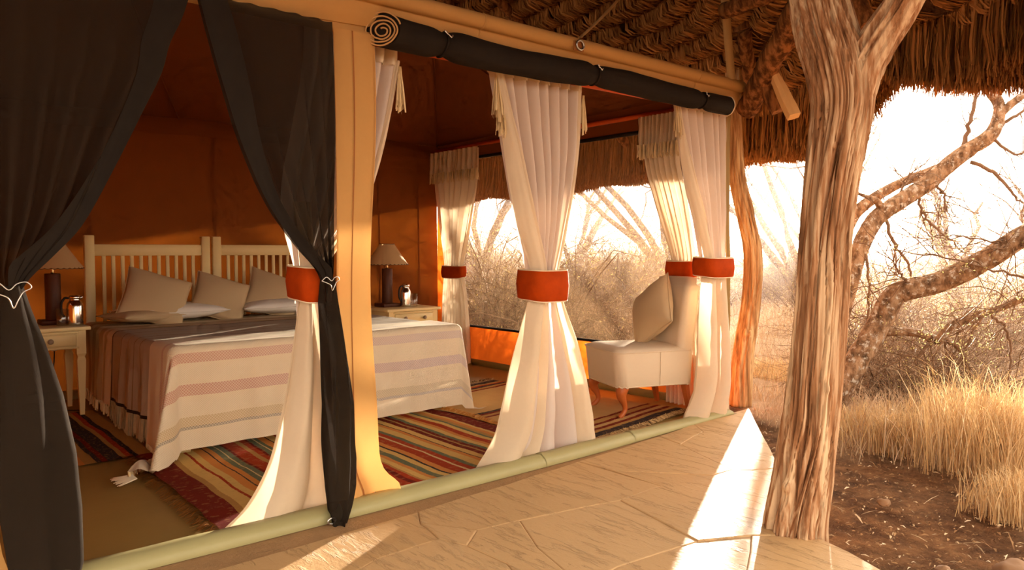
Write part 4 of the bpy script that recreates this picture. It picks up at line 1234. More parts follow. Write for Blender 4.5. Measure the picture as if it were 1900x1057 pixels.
fringe([ps(-0.50, 0.95 + 1.03 * i / 80) for i in range(81)], 0.07, m_cord, o, 4, 0.003, 0.01, seed=11)
V, F, UV, ps = drape(0.27, 1.13, -0.47, 2.2, 0.012, 140, 60, 4.0, 0.022)
o = tag(mk('brown_throw', V, F, m_shawl, uv=UV), 'greyish brown fringed throw laid across the middle of the bed', 'throw')
V, F, UV, ps2 = drape(0.27, 1.13, -0.475, -0.455, 0.016, 2, 60, 4.0, 0.022)
mk('dark_border', V, F, m_black, o)
fringe([ps(-0.47, 0.27 + 0.86 * i / 90) for i in range(91)], 0.13, simple('shawl_fringe', lin(178, 148, 110), 0.2, 30), o, 5, 0.0035, 0.01, seed=12)
V, F, UV, ps = drape(-0.575, 0.30, -0.60, 2.22, 0.022, 200, 120, 7.0, 0.018, 0.30)
o = tag(mk('cream_throw', V, F, m_throw, uv=UV), 'cream throw with red and lavender openwork stripes hanging over the bed foot, corner trailing', 'throw')
fringe([ps(-0.60, -0.575 + 0.875 * i / 90) for i in range(91)], 0.06, m_cord, o, 4, 0.003, 0.012, seed=13)
tip = ps(-0.60, -0.575)
TV = []
for i in range(14):
    w = PI * 0.75 + 0.9 * (i / 13 - 0.5) + PI * 0.1
    TV.append(((tip[0] + 0.03, tip[1] + 0.006 * (i - 7), 0.03), (tip[0] - 0.015, tip[1] + 0.009 * (i - 7), 0.024), (tip[0] - 0.055 - 0.01 * math.sin(i * 2.3), tip[1] + 0.012 * (i - 7) + 0.006 * math.sin(i * 5), 0.02)))
mt = MB()
for p in TV: mt.add(*tube(p, [0.004, 0.0035, 0.002], 6))
mt.build('corner_tassels', m_throw, o)['kind'] = 'stuff'

def cushion(name, size, thick, loc, rot, mat, lab, cat='cushion', group=None, n=30, pinch=0.06):
    M4 = Matrix.Translation(Vector(loc)) @ rot.to_4x4()
    V, F = [], []
    sxh, syh = size[0] / 2, size[1] / 2
    idx = {}
    for side in (1, -1):
        for j in range(n + 1):
            for i in range(n + 1):
                x, y = -1 + 2 * i / n, -1 + 2 * j / n
                edge_ = i in (0, n) or j in (0, n)
                if side == -1 and edge_:
                    idx[(side, i, j)] = idx[(1, i, j)]; continue
                px = x * (1 - pinch * (1 - y * y) * abs(x) ** 2); py = y * (1 - pinch * (1 - x * x) * abs(y) ** 2)
                z = side * thick / 2 * max(0, (1 - x * x) * (1 - y * y)) ** 0.42 * (1 - 0.15 * (x * x + y * y) / 2)
                z += 0.006 * nz(x * 2 + loc[0] * 9, y * 2, side)
                idx[(side, i, j)] = len(V); V.append(M4 @ Vector((px * sxh, py * syh, z)))
        for j in range(n):
            for i in range(n):
                q = (idx[(side, i, j)], idx[(side, i + 1, j)], idx[(side, i + 1, j + 1)], idx[(side, i, j + 1)])
                F.append(q if side == 1 else q[::-1])
    o = mk(name, V, F, mat)
    tag(o, lab, cat, group)
    m = MB()
    ring = [(i, 0) for i in range(n)] + [(n, j) for j in range(n)] + [(n - i, n) for i in range(n)] + [(0, n - j) for j in range(n)]
    P = [V[idx[(1, i, j)]] for i, j in ring]; P.append(P[0])
    m.add(*tube(P, 0.004, 5, False))
    m.build('seam', mat, o)
    return o
def rot_frame(xa, ya):
    xa, ya = Vector(xa).normalized(), Vector(ya)
    ya = (ya - xa * ya.dot(xa)).normalized(); za = xa.cross(ya)
    return Matrix((xa, ya, za)).transposed()
# cushions leaning on the headboards: local x across, local y up the slope
def lean(inpl, back=0.62):
    xa = Vector((1, 0, 0)); ya = Vector((0, back, 1)).normalized()
    za = xa.cross(ya)
    R = Matrix.Rotation(inpl, 3, za)
    return rot_frame(R @ xa, R @ ya)
def place(u, v, Y):
    return tuple(onY(u, v, Y))
cushion('cushion', (0.44, 0.42), 0.17, place(288, 553, 5.80), lean(-0.36), m_cushion, 'beige knitted cushion leaning on the left headboard, leftmost of three', group='beige cushions on the bed')
cushion('cushion', (0.40, 0.38), 0.16, place(408, 553, 5.86), lean(-0.38), m_cushion, 'beige knitted cushion in the middle between the two headboards', group='beige cushions on the bed')
cushion('cushion', (0.42, 0.40), 0.16, place(506, 546, 5.93), lean(-0.42), m_cushion, 'beige knitted cushion leaning on the right headboard next to the netting', group='beige cushions on the bed')
flat = Matrix.Rotation(0.06, 3, 'Z')
cushion('bed_pillow', (0.72, 0.42), 0.13, (1.72, 5.88, BZ + 0.075), flat, m_pillow, 'white pillow lying flat under the leftmost cushion', 'pillow', 'white pillows', 24, 0.03)
cushion('bed_pillow', (0.72, 0.42), 0.13, (2.58, 5.9, BZ + 0.075), Matrix.Rotation(-0.05, 3, 'Z'), m_pillow, 'white pillow lying flat under the right hand cushions', 'pillow', 'white pillows', 24, 0.03)
cushion('bed_pillow', (0.5, 0.36), 0.10, (1.52, 5.80, BZ + 0.06), Matrix.Rotation(0.3, 3, 'Z'), m_cushion, 'low beige pillow poking out left of the leftmost cushion', 'pillow', None, 24, 0.03)

# ================================================================== NIGHTSTANDS, LAMPS, JUGS, GLASSES
def nightstand(x0, x1, y0, y1, H, two, lab):
    t_ = thing('nightstand', ((x0 + x1) / 2, (y0 + y1) / 2, 0), lab, 'nightstand', 'cream painted nightstands')
    cx, cy = (x0 + x1) / 2, (y0 + y1) / 2
    V, F = rbox((cx, cy, H - 0.012), (x1 - x0 + 0.05, y1 - y0 + 0.04, 0.024), 0.006, seg=2); mk('table_top', V, F, m_paint, t_)
    V, F = rbox((cx, cy, H - 0.085), (x1 - x0 - 0.01, y1 - y0 - 0.01, 0.12), 0.003); mk('apron', V, F, m_paint, t_)
    for fr in ((cx, y0 - 0.003, H - 0.036, x1 - x0 - 0.09, 0.012), (cx, y0 - 0.003, H - 0.136, x1 - x0 - 0.09, 0.012)):
        V, F = rbox(fr[:3], (fr[3], 0.012, fr[4]), 0.002); mk('moulding', V, F, m_paint, t_)
    V, F = rbox((cx, y0 - 0.002, H - 0.086), (x1 - x0 - 0.12, 0.014, 0.075), 0.004)
    dr = mk('drawer', V, F, m_paint, t_)
    for kx in ((-0.1, 0.1) if two else (0.0,)):
        V, F = lathe([(0.006, 0), (0.007, 0.008), (0.016, 0.012), (0.018, 0.02), (0.012, 0.028), (0.004, 0.03)], 16)
        V = [(v[0] + cx + kx, y0 - 0.009 - v[2], v[1] + H - 0.086) for v in V]
        mk('knob', V, F, m_knob, dr)
    if two:
        V, F = rbox((cx, y0 + 0.1, H - 0.22), (x1 - x0 - 0.02, y1 - y0 - 0.1, 0.14), 0.003); mk('lower_case', V, F, m_paint, t_)
        V, F = rbox((cx, y0 + 0.012, H - 0.2), (x1 - x0 - 0.12, 0.014, 0.08), 0.004); mk('drawer', V, F, m_paint, t_)
    for (lx, ly) in ((x0 + 0.03, y0 + 0.03), (x1 - 0.03, y0 + 0.03), (x0 + 0.03, y1 - 0.03), (x1 - 0.03, y1 - 0.03)):
        V, F = [], []
        for z, hw in ((0, 0.013), (H - 0.22, 0.026), (H - 0.20, 0.020), (H - 0.18, 0.028), (H - 0.025, 0.028)):
            V += [(lx - hw, ly - hw, z), (lx + hw, ly - hw, z), (lx + hw, ly + hw, z), (lx - hw, ly + hw, z)]
        for i in range(4):
            for k in range(4): F.append((i * 4 + k, i * 4 + (k + 1) % 4, i * 4 + 4 + (k + 1) % 4, i * 4 + 4 + k))
        F += [(3, 2, 1, 0), (16, 17, 18, 19)]
        mk('leg', V, F, m_paint, t_, smooth=False)
    return t_
NH = 0.60
nightstand(0.69, 1.11, 5.62, 6.08, NH, False, 'cream painted nightstand with one drawer left of the bed')
nightstand(3.42, 3.93, 5.60, 6.06, NH - 0.005, True, 'cream painted nightstand with two knobs right of the bed')
def lamp(x, y, z0, lab):
    t_ = thing('table_lamp', (x, y, z0), lab, 'lamp', 'matching bedside lamps')
    V, F = rbox((x, y, z0 + 0.016), (0.17, 0.17, 0.032), 0.004); mk('base', V, F, m_darkwood, t_)
    V, F = lathe([(0.046, 0.03), (0.048, 0.035), (0.048, 0.34), (0.044, 0.345)], 32, (x, y, z0)); mk('column', V, F, m_darkwood, t_)
    V, F = lathe([(0.012, 0.345), (0.010, 0.36), (0.008, 0.44), (0.016, 0.445), (0.016, 0.50)], 16, (x, y, z0)); mk('stem', V, F, m_brass, t_)
    N = 64
    prof = [(0.188, 0.385), (0.155, 0.43), (0.115, 0.49), (0.082, 0.54), (0.066, 0.565)]
    V, F = [], []
    for r, z in prof:
        for k in range(N):
            w = 2 * PI * k / N
            V.append((x + r * math.cos(w), y + r * math.sin(w), z0 + z - (0.006 * abs(math.sin(w * 16)) if z < 0.39 else 0)))
    for i in range(4):
        for k in range(N): F.append((i * N + k, i * N + (k + 1) % N, i * N + N + (k + 1) % N, i * N + N + k))
    sh = mk('shade', V, F, m_shade, t_)
    V, F = tube([(x + 0.189 * math.cos(w), y + 0.189 * math.sin(w), z0 + 0.384 - 0.006 * abs(math.sin(w * 16))) for w in [2 * PI * k / 192 for k in range(193)]], 0.003, 5, False)
    mk('trim', V, F, m_shadetrim, sh)
    V, F = tube([(x + 0.067 * math.cos(w), y + 0.067 * math.sin(w), z0 + 0.566) for w in [2 * PI * k / 48 for k in range(49)]], 0.003, 5, False)
    mk('trim', V, F, m_shadetrim, sh)
    return t_
lamp(xat(96, 5.93), 5.93, NH, 'dark wood lamp with pale conical shade beside the left of the bed')
lamp(xat(718, 5.90), 5.90, NH - 0.005, 'dark wood lamp with pale conical shade right of the bed by the corner')
def jug(x, y, z0, lab, ang, s=1.0):
    t_ = thing('vacuum_jug', (x, y, z0), lab, 'jug', 'steel jugs on the nightstands')
    V, F = lathe([(r * s, z * s) for r, z in [(0.040, 0), (0.046, 0.004), (0.047, 0.02), (0.047, 0.115), (0.044, 0.135), (0.032, 0.158), (0.028, 0.166), (0.030, 0.17)]], 40, (x, y, z0)); mk('body', V, F, m_steel, t_)
    V, F = lathe([(r * s, z * s) for r, z in [(0.030, 0.168), (0.033, 0.174), (0.033, 0.186), (0.026, 0.192), (0.008, 0.194)]], 32, (x, y, z0)); mk('lid', V, F, m_steel, t_)
    dx, dy = math.cos(ang), math.sin(ang)
    pts = catmull([(x + dx * r * s, y + dy * r * s, z0 + z * s) for r, z in [(0.030, 0.175), (0.055, 0.175), (0.073, 0.14), (0.072, 0.08), (0.046, 0.045)]], 6)
    V, F = tube(pts, 0.007 * s, 8); mk('handle', V, F, m_black, t_)
    V, F = tube([(x - dx * 0.026 * s, y - dy * 0.026 * s, z0 + 0.168 * s), (x - dx * 0.044 * s, y - dy * 0.044 * s, z0 + 0.186 * s)], [0.012 * s, 0.007 * s], 10); mk('spout', V, F, m_steel, t_)
jx = xat(136, 5.74); jug(jx, 5.74, NH, 'polished steel vacuum jug on the left nightstand', PI * 0.95, 1.05)
jug(xat(752, 5.80), 5.80, NH - 0.005, 'polished steel vacuum jug on the right nightstand', PI * 1.05, 1.05)
def tumbler(x, y, z0, lab):
    V, F = lathe([(0.028, 0), (0.030, 0.002), (0.033, 0.115), (0.031, 0.115), (0.028, 0.010), (0.002, 0.008)], 28, (x, y, z0))
    tag(mk('drinking_glass', V, F, m_glass), lab, 'glass', 'glasses on the nightstands')
tumbler(xat(111, 5.74), 5.74, NH, 'clear drinking glass beside the jug on the left nightstand')
tumbler(xat(768, 5.78), 5.78, NH - 0.005, 'clear drinking glass beside the jug on the right nightstand')
# power cord with its switch under the left nightstand
pc = thing('power_cord', (0.93, 6.20, 0.02), 'thin dark lamp cord with white switch hanging behind the left nightstand', 'cord')
V, F = tube(catmull([(xat(95, 6.2), 6.20, 0.48), (xat(96, 6.2), 6.21, 0.36), (xat(92, 6.2), 6.20, 0.24), (xat(85, 6.15), 6.15, 0.1), (xat(84, 6.0), 6.0, 0.02), (1.0, 5.85, 0.018), (1.12, 5.75, 0.018)], 8), 0.004, 6); mk('cord', V, F, m_black, pc)
V, F = rbox((xat(95, 6.2), 6.195, 0.42), (0.035, 0.022, 0.07), 0.008, seg=2); mk('switch', V, F, m_white, pc)

# ================================================================== SLIPPER CHAIR
CA = math.atan2(0.365, -0.93)
cc = Vector((4.01, 3.335, 0.012))
CR = Matrix.Rotation(CA, 3, 'Z')
def cw(x, y, z): return CR @ Vector((x, y, z)) + cc
chair = thing('slipper_chair', tuple(cc), 'cream upholstered armless chair with curved wooden front legs', 'chair')
def rring(x0, x1, hw, r, z, n=10, front_w=None):
    """rounded rectangle in local xy"""
    fw = hw if front_w is None else front_w
    out_ = []
    for (cx, cy, s, a0) in ((x1 - r, fw - r, 1, 0), (x0 + r * 0.5, hw - r * 0.5, 0.5, PI / 2), (x0 + r * 0.5, -hw + r * 0.5, 0.5, PI), (x1 - r, -fw + r, 1, 1.5 * PI)):
        for k in range(n + 1):
            w = a0 + PI / 2 * k / n
            out_.append((cx + r * s * math.cos(w), cy + r * s * math.sin(w), z))
    return out_
def loft(rings, cap0=True, cap1=True):
    V, F = [], []
    n = len(rings[0])
    for rg in rings: V += [cw(*p) for p in rg]
    for i in range(len(rings) - 1):
        for k in range(n): F.append((i * n + k, i * n + (k + 1) % n, (i + 1) * n + (k + 1) % n, (i + 1) * n + k))
    if cap0: F.append(tuple(range(n - 1, -1, -1)))
    if cap1: F.append(tuple(range((len(rings) - 1) * n, len(rings) * n)))
    return V, F
R_ = [rring(-0.26, 0.275, 0.252, 0.07, 0.205), rring(-0.26, 0.28, 0.257, 0.07, 0.215), rring(-0.26, 0.288, 0.262, 0.07, 0.33), rring(-0.26, 0.30, 0.262, 0.07, 0.425), rring(-0.26, 0.298, 0.258, 0.07, 0.438), rring(-0.24, 0.26, 0.225, 0.06, 0.452), rring(-0.2, 0.17, 0.15, 0.05, 0.462), rring(-0.1, 0.06, 0.05, 0.02, 0.466)]
R_[0] = [(p[0], p[1], p[2] + 0.006 * math.sin(i * 1.9)) for i, p in enumerate(R_[0])]
V, F = loft(R_); seat = mk('seat', V, F, m_chair, chair)
rp = rring(-0.26, 0.303, 0.263, 0.07, 0.432); V, F = tube([cw(*p) for p in rp + rp[:1]], 0.006, 6, False); mk('piping', V, F, m_chair, seat)
rp = [p for p in R_[0]]; V, F = tube([cw(*p) for p in rp + rp[:1]], 0.006, 6, False); mk('hem', V, F, m_chair, seat)
V, F = tube([cw(-0.02, 0.263, 0.43), cw(-0.02, 0.264, 0.33), cw(-0.02, 0.258, 0.21)], 0.003, 5); mk('side_seam', V, F, m_chair, seat)
BR = []
for i in range(13):
    k = i / 12; z = 0.21 + 0.70 * k
    xb = -0.262 - 0.085 * k ** 1.3; xf = -0.13 - 0.105 * k + (-0.02 if k < 0.3 else 0)
    hw = 0.255 - 0.02 * k
    if i == 12: xb, xf, hw = xb + 0.02, xf - 0.02, hw - 0.02
    BR.append(rring(xb, xf, hw, 0.045, z - (0.0 if i < 12 else 0.045)))
BR.append(rring(-0.335, -0.262, 0.20, 0.03, 0.905)); BR.append(rring(-0.32, -0.28, 0.14, 0.015, 0.912))
V, F = loft(BR); mk('backrest', V, F, m_chair, chair)
for sy in (-1, 1):
    pts = catmull([cw(0.205, sy * 0.195, 0.26), cw(0.225, sy * 0.205, 0.2), cw(0.238, sy * 0.21, 0.15), cw(0.212, sy * 0.202, 0.09), cw(0.205, sy * 0.2, 0.05), cw(0.228, sy * 0.205, 0.02), cw(0.252, sy * 0.21, 0.004)], 5)
    rd = catmull([(0.042,), (0.042,), (0.034,), (0.020,), (0.016,), (0.017,), (0.014,)], 5)
    V, F = tube(pts, [r[0] for r in rd], 14); mk('leg', V, F, m_legwood, chair)
    V, F = tube([cw(-0.225, sy * 0.21, 0.26), cw(-0.245, sy * 0.212, 0.15), cw(-0.275, sy * 0.214, 0.002)], [0.03, 0.026, 0.018], 4); mk('leg', V, F, m_legwood, chair, smooth=False)
fw = CR @ Vector((1, 0, 0)); lf = CR @ Vector((0, 1, 0))
ya = (Vector((0, 0, 1)) - fw * 0.34).normalized(); xa = lf
za = xa.cross(ya); Rr = Matrix.Rotation(0.62, 3, za)
cushion('cushion', (0.40, 0.40), 0.19, tuple(cw(-0.095, 0.02, 0.675)), rot_frame(Rr @ xa, Rr @ ya), m_cushion, 'beige ribbed cushion propped on its corner on the cream chair')

# ================================================================== RUGS
def rug_mat(name, stops, wob=0.006, sc=3.0, rows=170):
    t = NT(name)
    tc = t.n('ShaderNodeTexCoord')
    sp = t.n('ShaderNodeSeparateXYZ', {0: tc.outputs['UV']})
    n = t.noise(tc.outputs['UV'], 9, 3)
    n2 = t.noise(tc.outputs['UV'], 120, 2)
    x = t.math('ADD', sp.outputs[0], t.math('MULTIPLY', t.math('SUBTRACT', n.outputs[0], 0.5), wob * 2))
    x = t.math('ADD', x, t.math('MULTIPLY', t.math('SUBTRACT', n2.outputs[0], 0.5), wob))
    half = (len(stops) + 1) // 2
    if len(stops) <= 31:
        c = t.ramp(x, stops, 'CONSTANT')
    else:
        c1 = t.ramp(x, stops[:31], 'CONSTANT'); c2 = t.ramp(x, stops[31:62], 'CONSTANT')
        c = t.mix(t.math('GREATER_THAN', x, stops[31][0]), c1, c2)
    n3 = t.noise(tc.outputs['UV'], 45, 3)
    c = t.mix(t.math('MULTIPLY', t.math('GREATER_THAN', n3.outputs[0], 0.58), 0.22), c, lin(206, 160, 96))
    c = t.mix(t.math('MULTIPLY', t.noise(tc.outputs['UV'], 14, 3).outputs[0], 0.18), c, lin(60, 30, 16))
    w = t.n('ShaderNodeTexWave', {'Vector': tc.outputs['UV'], 'Scale': rows, 'Distortion': 1.0}, bands_direction='Y')
    return t.finish(c, 0.95, bump=w.outputs['Fac'], bstr=0.5, bdist=0.004, spec=0.1)
rs_ = random.Random(21)
pal = {'r': lin(178, 64, 30), 'd': lin(126, 38, 24), 'o': lin(222, 144, 72), 'y': lin(230, 188, 110), 'g': lin(116, 120, 90), 'b': lin(64, 52, 48), 'c': lin(226, 196, 140), 't': lin(190, 142, 78)}
def seqstops(seq, total=None):
    tot = sum(w for _, w in seq); p = 0.0; out_ = []
    for k, w in seq:
        out_.append((p / tot, pal[k])); p += w
    return out_
big = [('d', 9), ('t', 2), ('y', 4), ('r', 1), ('y', 3), ('o', 3), ('b', .7), ('o', 2), ('g', 2), ('c', .8), ('g', 2), ('d', 1), ('r', 5), ('t', 2), ('r', 2), ('d', 1), ('g', 2), ('c', .8), ('g', 1.5), ('o', 3), ('b', .7), ('y', 4), ('r', 1), ('y', 3), ('t', 2), ('r', 4), ('d', 2), ('r', 2), ('t', 1), ('y', 3), ('o', 2), ('g', 2.5), ('y', 3), ('b', .7), ('o', 3), ('r', 4), ('c', 1), ('r', 3), ('g', 2), ('y', 4), ('o', 2), ('b', .7), ('y', 3), ('d', 3), ('t', 1), ('d', 2), ('g', 2), ('y', 3), ('o', 2), ('r', 3), ('y', 3), ('g', 1.5), ('t', 2), ('o', 2), ('y', 2), ('d', 8)]
small = [('t', 5), ('b', 1), ('r', 2), ('b', 3), ('t', 2), ('r', 2), ('d', 2), ('b', 4), ('o', 2), ('t', 4), ('b', 2), ('d', 2), ('b', 5), ('t', 2), ('r', 2), ('b', 2), ('t', 5)]
pal2 = dict(pal)
chr_ = [('b', 2.2), ('t', 1), ('d', 1), ('y', 1.2), ('d', 1), ('t', 1.5), ('d', .8), ('y', 16), ('d', .8), ('t', 1.2), ('d', 1), ('b', 1), ('y', 16), ('d', .8), ('t', 1.2), ('b', 1), ('r', .8), ('t', 1), ('b', 2)]
m_rug1 = rug_mat('kilim_big', seqstops(big), 0.004)
m_rug2 = rug_mat('kilim_small', seqstops(small), 0.008)
pal['y'] = lin(206, 164, 104)
m_rug3 = rug_mat('kilim_tan', seqstops(chr_), 0.004)
def rug(name, corners, mat, lab, zoff, fr_col, uaxis_long=True, nu=90, nv=50, seed=0, fl=0.07, fringe_ends=(0, 1)):
    """corners: p00,p10,p11,p01; stripes vary along u (p00->p10), fringes at the two u ends"""
    c = [Vector((*p, 0)) for p in corners]
    def fn(s, q):
        p = c[0].lerp(c[1], s).lerp(c[3].lerp(c[2], s), q)
        e = min(s, 1 - s)
        p += Vector((0.012 * nz(q * 5 + seed, s * 2), 0.014 * nz(s * 6, q * 2 + seed, 4), 0))
        p.z = floor_z(p.x, p.y) + zoff + 0.006 * abs(nz(p.x * 5, p.y * 5 + seed)) + 0.008 * max(0, nz(q * 14, seed)) * ss(0.12, 0, e)
        return p
    V, F, UV = gridf(nu, nv, fn, lambda s, q: (s, q))
    o = mk(name, V, F, mat, uv=UV); tag(o, lab, 'rug', 'striped woven rugs')
    rs = np.random.RandomState(seed + 3)
    n = 420
    for end in fringe_ends:
        dirv = (c[0] - c[1]).normalized() if end == 0 else (c[1] - c[0]).normalized()
        B, T1_, T2_ = [], [], []
        for i in range(n):
            q = rs.uniform(0, 1); p = Vector(fn(float(end), q)); L = fl * rs.uniform(0.6, 1.25)
            side = Vector((-dirv.y, dirv.x, 0)) * rs.uniform(-0.035, 0.035)
            B.append(p + Vector((0, 0, 0.004))); T1_.append(p + dirv * L * 0.5 + side + Vector((0, 0, 0.014 * rs.uniform(0, 1.4)))); T2_.append(p + dirv * L + side * 1.6 + Vector((0, 0, 0.006 * rs.uniform(-0.3, 1))))
        P = np.array([[tuple(a_), tuple(b), tuple(d)] for a_, b, d in zip(B, T1_, T2_)])
        S = np.tile(np.array([[-dirv.y, dirv.x, 0.25]]), (n, 1))
        V2, F2 = ribbons(P, np.full((n, 3), 0.0035), S)
        k = mk('fringe', V2, F2, fr_col, o, smooth=False); k['kind'] = 'stuff'
m_rugfr = islands('rug_fringe', [lin(214, 150, 72), lin(186, 118, 54), lin(226, 176, 104)], 0.95)
m_rugfr2 = islands('rug_fringe_pale', [lin(206, 170, 116), lin(176, 140, 92), lin(110, 80, 56)], 0.95)
rug('striped_rug', [(1.03, 2.93), (2.97, 2.95), (2.97, 4.35), (1.06, 4.32)], m_rug1, 'large red, yellow and green striped rug along the bed foot', 0.006, m_rugfr, seed=1)
rug('striped_rug', [(0.50, 4.27), (1.16, 4.30), (1.16, 5.75), (0.50, 5.72)], m_rug2, 'small dark striped rug on the floor beside the left of the bed', 0.006, m_rugfr2, seed=2, fl=0.05, fringe_ends=())
rug('striped_rug', [(4.25, 3.11), (3.98, 4.86), (2.86, 4.68), (3.13, 2.945)], m_rug3, 'tan rug with dark striped ends under the cream chair', 0.012, m_rugfr2, seed=3, fl=0.05)

# ================================================================== VEGETATION
def np_tubes(P, R, sides=3):
    """N tubes at once: P (N,K,3), R (N,K)"""
    N, K, _ = P.shape
    T = np.gradient(P, axis=1); T /= np.linalg.norm(T, axis=2)[..., None] + 1e-9
    ref = np.where(np.abs(T[..., 2:3]) > 0.9, np.array([1.0, 0, 0]), np.array([0, 0, 1.0]))
    A = np.cross(T, ref); A /= np.linalg.norm(A, axis=2)[..., None] + 1e-9
    B = np.cross(T, A)
    w = 2 * PI * np.arange(sides) / sides
    V = P[:, :, None, :] + (A[:, :, None, :] * np.cos(w)[None, None, :, None] + B[:, :, None, :] * np.sin(w)[None, None, :, None]) * R[:, :, None, None]
    n_, k_, s_ = np.meshgrid(np.arange(N), np.arange(K - 1), np.arange(sides), indexing='ij')
    b = n_ * K * sides + k_ * sides
    s2 = (s_ + 1) % sides
    F = np.stack([b + s_, b + s2, b + sides + s2, b + sides + s_], axis=-1).reshape(-1, 4)
    return V.reshape(-1, 3), F
def cat_np(parts):
    Vs, Fs, n = [], [], 0
    for V, F in parts:
        Vs.append(np.asarray([tuple(v) for v in V]) if not isinstance(V, np.ndarray) else V); Fs.append(np.asarray(F) + n); n += len(V)
    return np.concatenate(Vs), np.concatenate(Fs)
def stems(rs, n, H, spread, droop, K=7, lo=0.5, hi=1.5, base_r=0.12, r0=0.012):
    az = rs.uniform(0, 2 * PI, n); el = rs.uniform(lo, hi, n); L = H * rs.uniform(0.6, 1.15, n)
    base = np.stack([rs.normal(0, base_r, n), rs.normal(0, base_r, n), np.zeros(n)], axis=1)
    d = np.stack([np.cos(az) * np.cos(el) * spread, np.sin(az) * np.cos(el) * spread, np.sin(el)], axis=1)
    P = [base]; p = base.copy(); st = L / (K - 1)
    for k in range(1, K):
        d = d + rs.normal(0, 0.16, (n, 3)); d[:, 2] -= droop * k / K * rs.uniform(0.5, 1.5, n)
        dn = d / np.linalg.norm(d, axis=1)[:, None]
        p = p + dn * st[:, None]; p[:, 2] = np.maximum(p[:, 2], 0.02)
        P.append(p.copy())
    P = np.stack(P, axis=1)
    R = np.linspace(1, 0.25, K)[None, :] * r0 * rs.uniform(0.5, 1.2, n)[:, None]
    return P, R
def twigs(rs, P, R, n, L, K=4, droop=0.15, k_lo=1, rf=0.6):
    N, K0, _ = P.shape
    i = rs.randint(0, N, n); k = rs.randint(k_lo, K0, n)
    b = P[i, k]; d = P[i, np.minimum(k + 1, K0 - 1)] - P[i, k - 1]; d /= np.linalg.norm(d, axis=1)[:, None] + 1e-9
    d = d + rs.normal(0, 0.75, (n, 3)); d /= np.linalg.norm(d, axis=1)[:, None]
    ln = L * rs.uniform(0.4, 1.2, n); out_ = [b]; p = b.copy()
    for q in range(1, K):
        d = d + rs.normal(0, 0.25, (n, 3)); d[:, 2] -= droop * rs.uniform(0, 1, n); d /= np.linalg.norm(d, axis=1)[:, None]
        p = p + d * (ln / (K - 1))[:, None]; p[:, 2] = np.maximum(p[:, 2], 0.0); out_.append(p.copy())
    RR = np.minimum(R[i, k] * rf, 0.02)[:, None] * np.linspace(1, 0.35, K)[None, :]
    return np.stack(out_, axis=1), np.maximum(RR, 0.0012)
def leaves(rs, P, n, size):
    N, K0, _ = P.shape
    i = rs.randint(0, N, n); k = rs.randint(1, K0, n)
    b = P[i, k] + rs.normal(0, size * 1.5, (n, 3))
    d = rs.normal(0, 1, (n, 3)); d /= np.linalg.norm(d, axis=1)[:, None]
    s = np.cross(d, rs.normal(0, 1, (n, 3))); s /= np.linalg.norm(s, axis=1)[:, None] + 1e-9
    q = np.stack([b, b + d * size, b + d * size * 2], axis=1)
    return ribbons(q, np.tile(np.array([0.15, 1.0, 0.1]), (n, 1)) * size * 0.45, s)
# --- shrubs of dry twigs (a few kinds, copied)
def shrub_mesh(seed, H, spread, droop, n0, n1, n2, r0=0.012, nl=0, lo=0.5):
    rs = np.random.RandomState(seed)
    P, R = stems(rs, n0, H, spread, droop, r0=r0, lo=lo)
    P1, R1 = twigs(rs, P, R, n1, H * 0.40)
    P2, R2 = twigs(rs, P1, R1, n2, H * 0.2, 3)
    me = mesh_data('twigs', *cat_np([np_tubes(P, R), np_tubes(P1, R1), np_tubes(P2, R2)]), m_brush, smooth=False)
    lm = None
    if nl: lm = mesh_data('leaves', *leaves(rs, P2, nl * 2, 0.010 * H / 1.5), m_leafdry, smooth=False)
    return me, lm
SH = [shrub_mesh(1, 2.4, 1.5, 0.42, 46, 420, 1100, 0.014, 900), shrub_mesh(2, 1.3, 1.4, 0.30, 70, 420, 900, 0.008, 500),
      shrub_mesh(3, 0.8, 1.7, 0.30, 110, 500, 700, 0.006, 0), shrub_mesh(4, 1.9, 1.2, 0.25, 46, 420, 1000, 0.012, 1600)]
def ground_pt(u, D):
    p = atD(u, 465, D); return Vector((p.x, p.y, ground_z(p.x, p.y) - 0.01))
def shrub(kind, u, D, s, rz, lab, grp='dry shrubs in the grassland'):
    p = ground_pt(u, D)
    o = thing('dry_shrub', tuple(p), lab, 'shrub', grp)
    me, lm = SH[kind]
    c = inst('twigs', me, o, tuple(p)); c['kind'] = 'stuff'
    if lm:
        c = inst('leaves', lm, o, tuple(p)); c['kind'] = 'stuff'
    o.rotation_euler = (0, 0, rz); o.scale = (s, s, s)
shrub(0, 905, 11.0, 1.15, 0.3, 'tall dense dry shrub seen through the screen left of the middle curtain')
shrub(0, 1065, 9.8, 1.0, 2.0, 'drooping dry shrub seen through the screen just right of the middle curtain')
shrub(2, 1150, 9.0, 1.2, 1.0, 'low dry shrub seen through the screen behind the chair cushion')
shrub(1, 955, 9.6, 1.0, 4.0, 'low dry shrub seen through the screen behind the middle curtain')
shrub(3, 1455, 22.0, 1.2, 1.3, 'leafless shrub between the slim post and the thick trunk')
shrub(1, 1425, 17.0, 1.35, 0.2, 'bushy dry shrub right beside the slim post')
shrub(1, 1610, 6.8, 0.75, 2.2, 'grey brushwood heap under the low acacia limb, left part')
shrub(2, 1690, 5.9, 1.1, 0.8, 'grey brushwood heap under the low acacia limb, middle part')
shrub(2, 1785, 6.0, 1.1, 3.9, 'grey brushwood heap under the low acacia limb, right part')
shrub(1, 1840, 7.6, 0.75, 1.9, 'dry brushwood at the right edge behind the acacia')
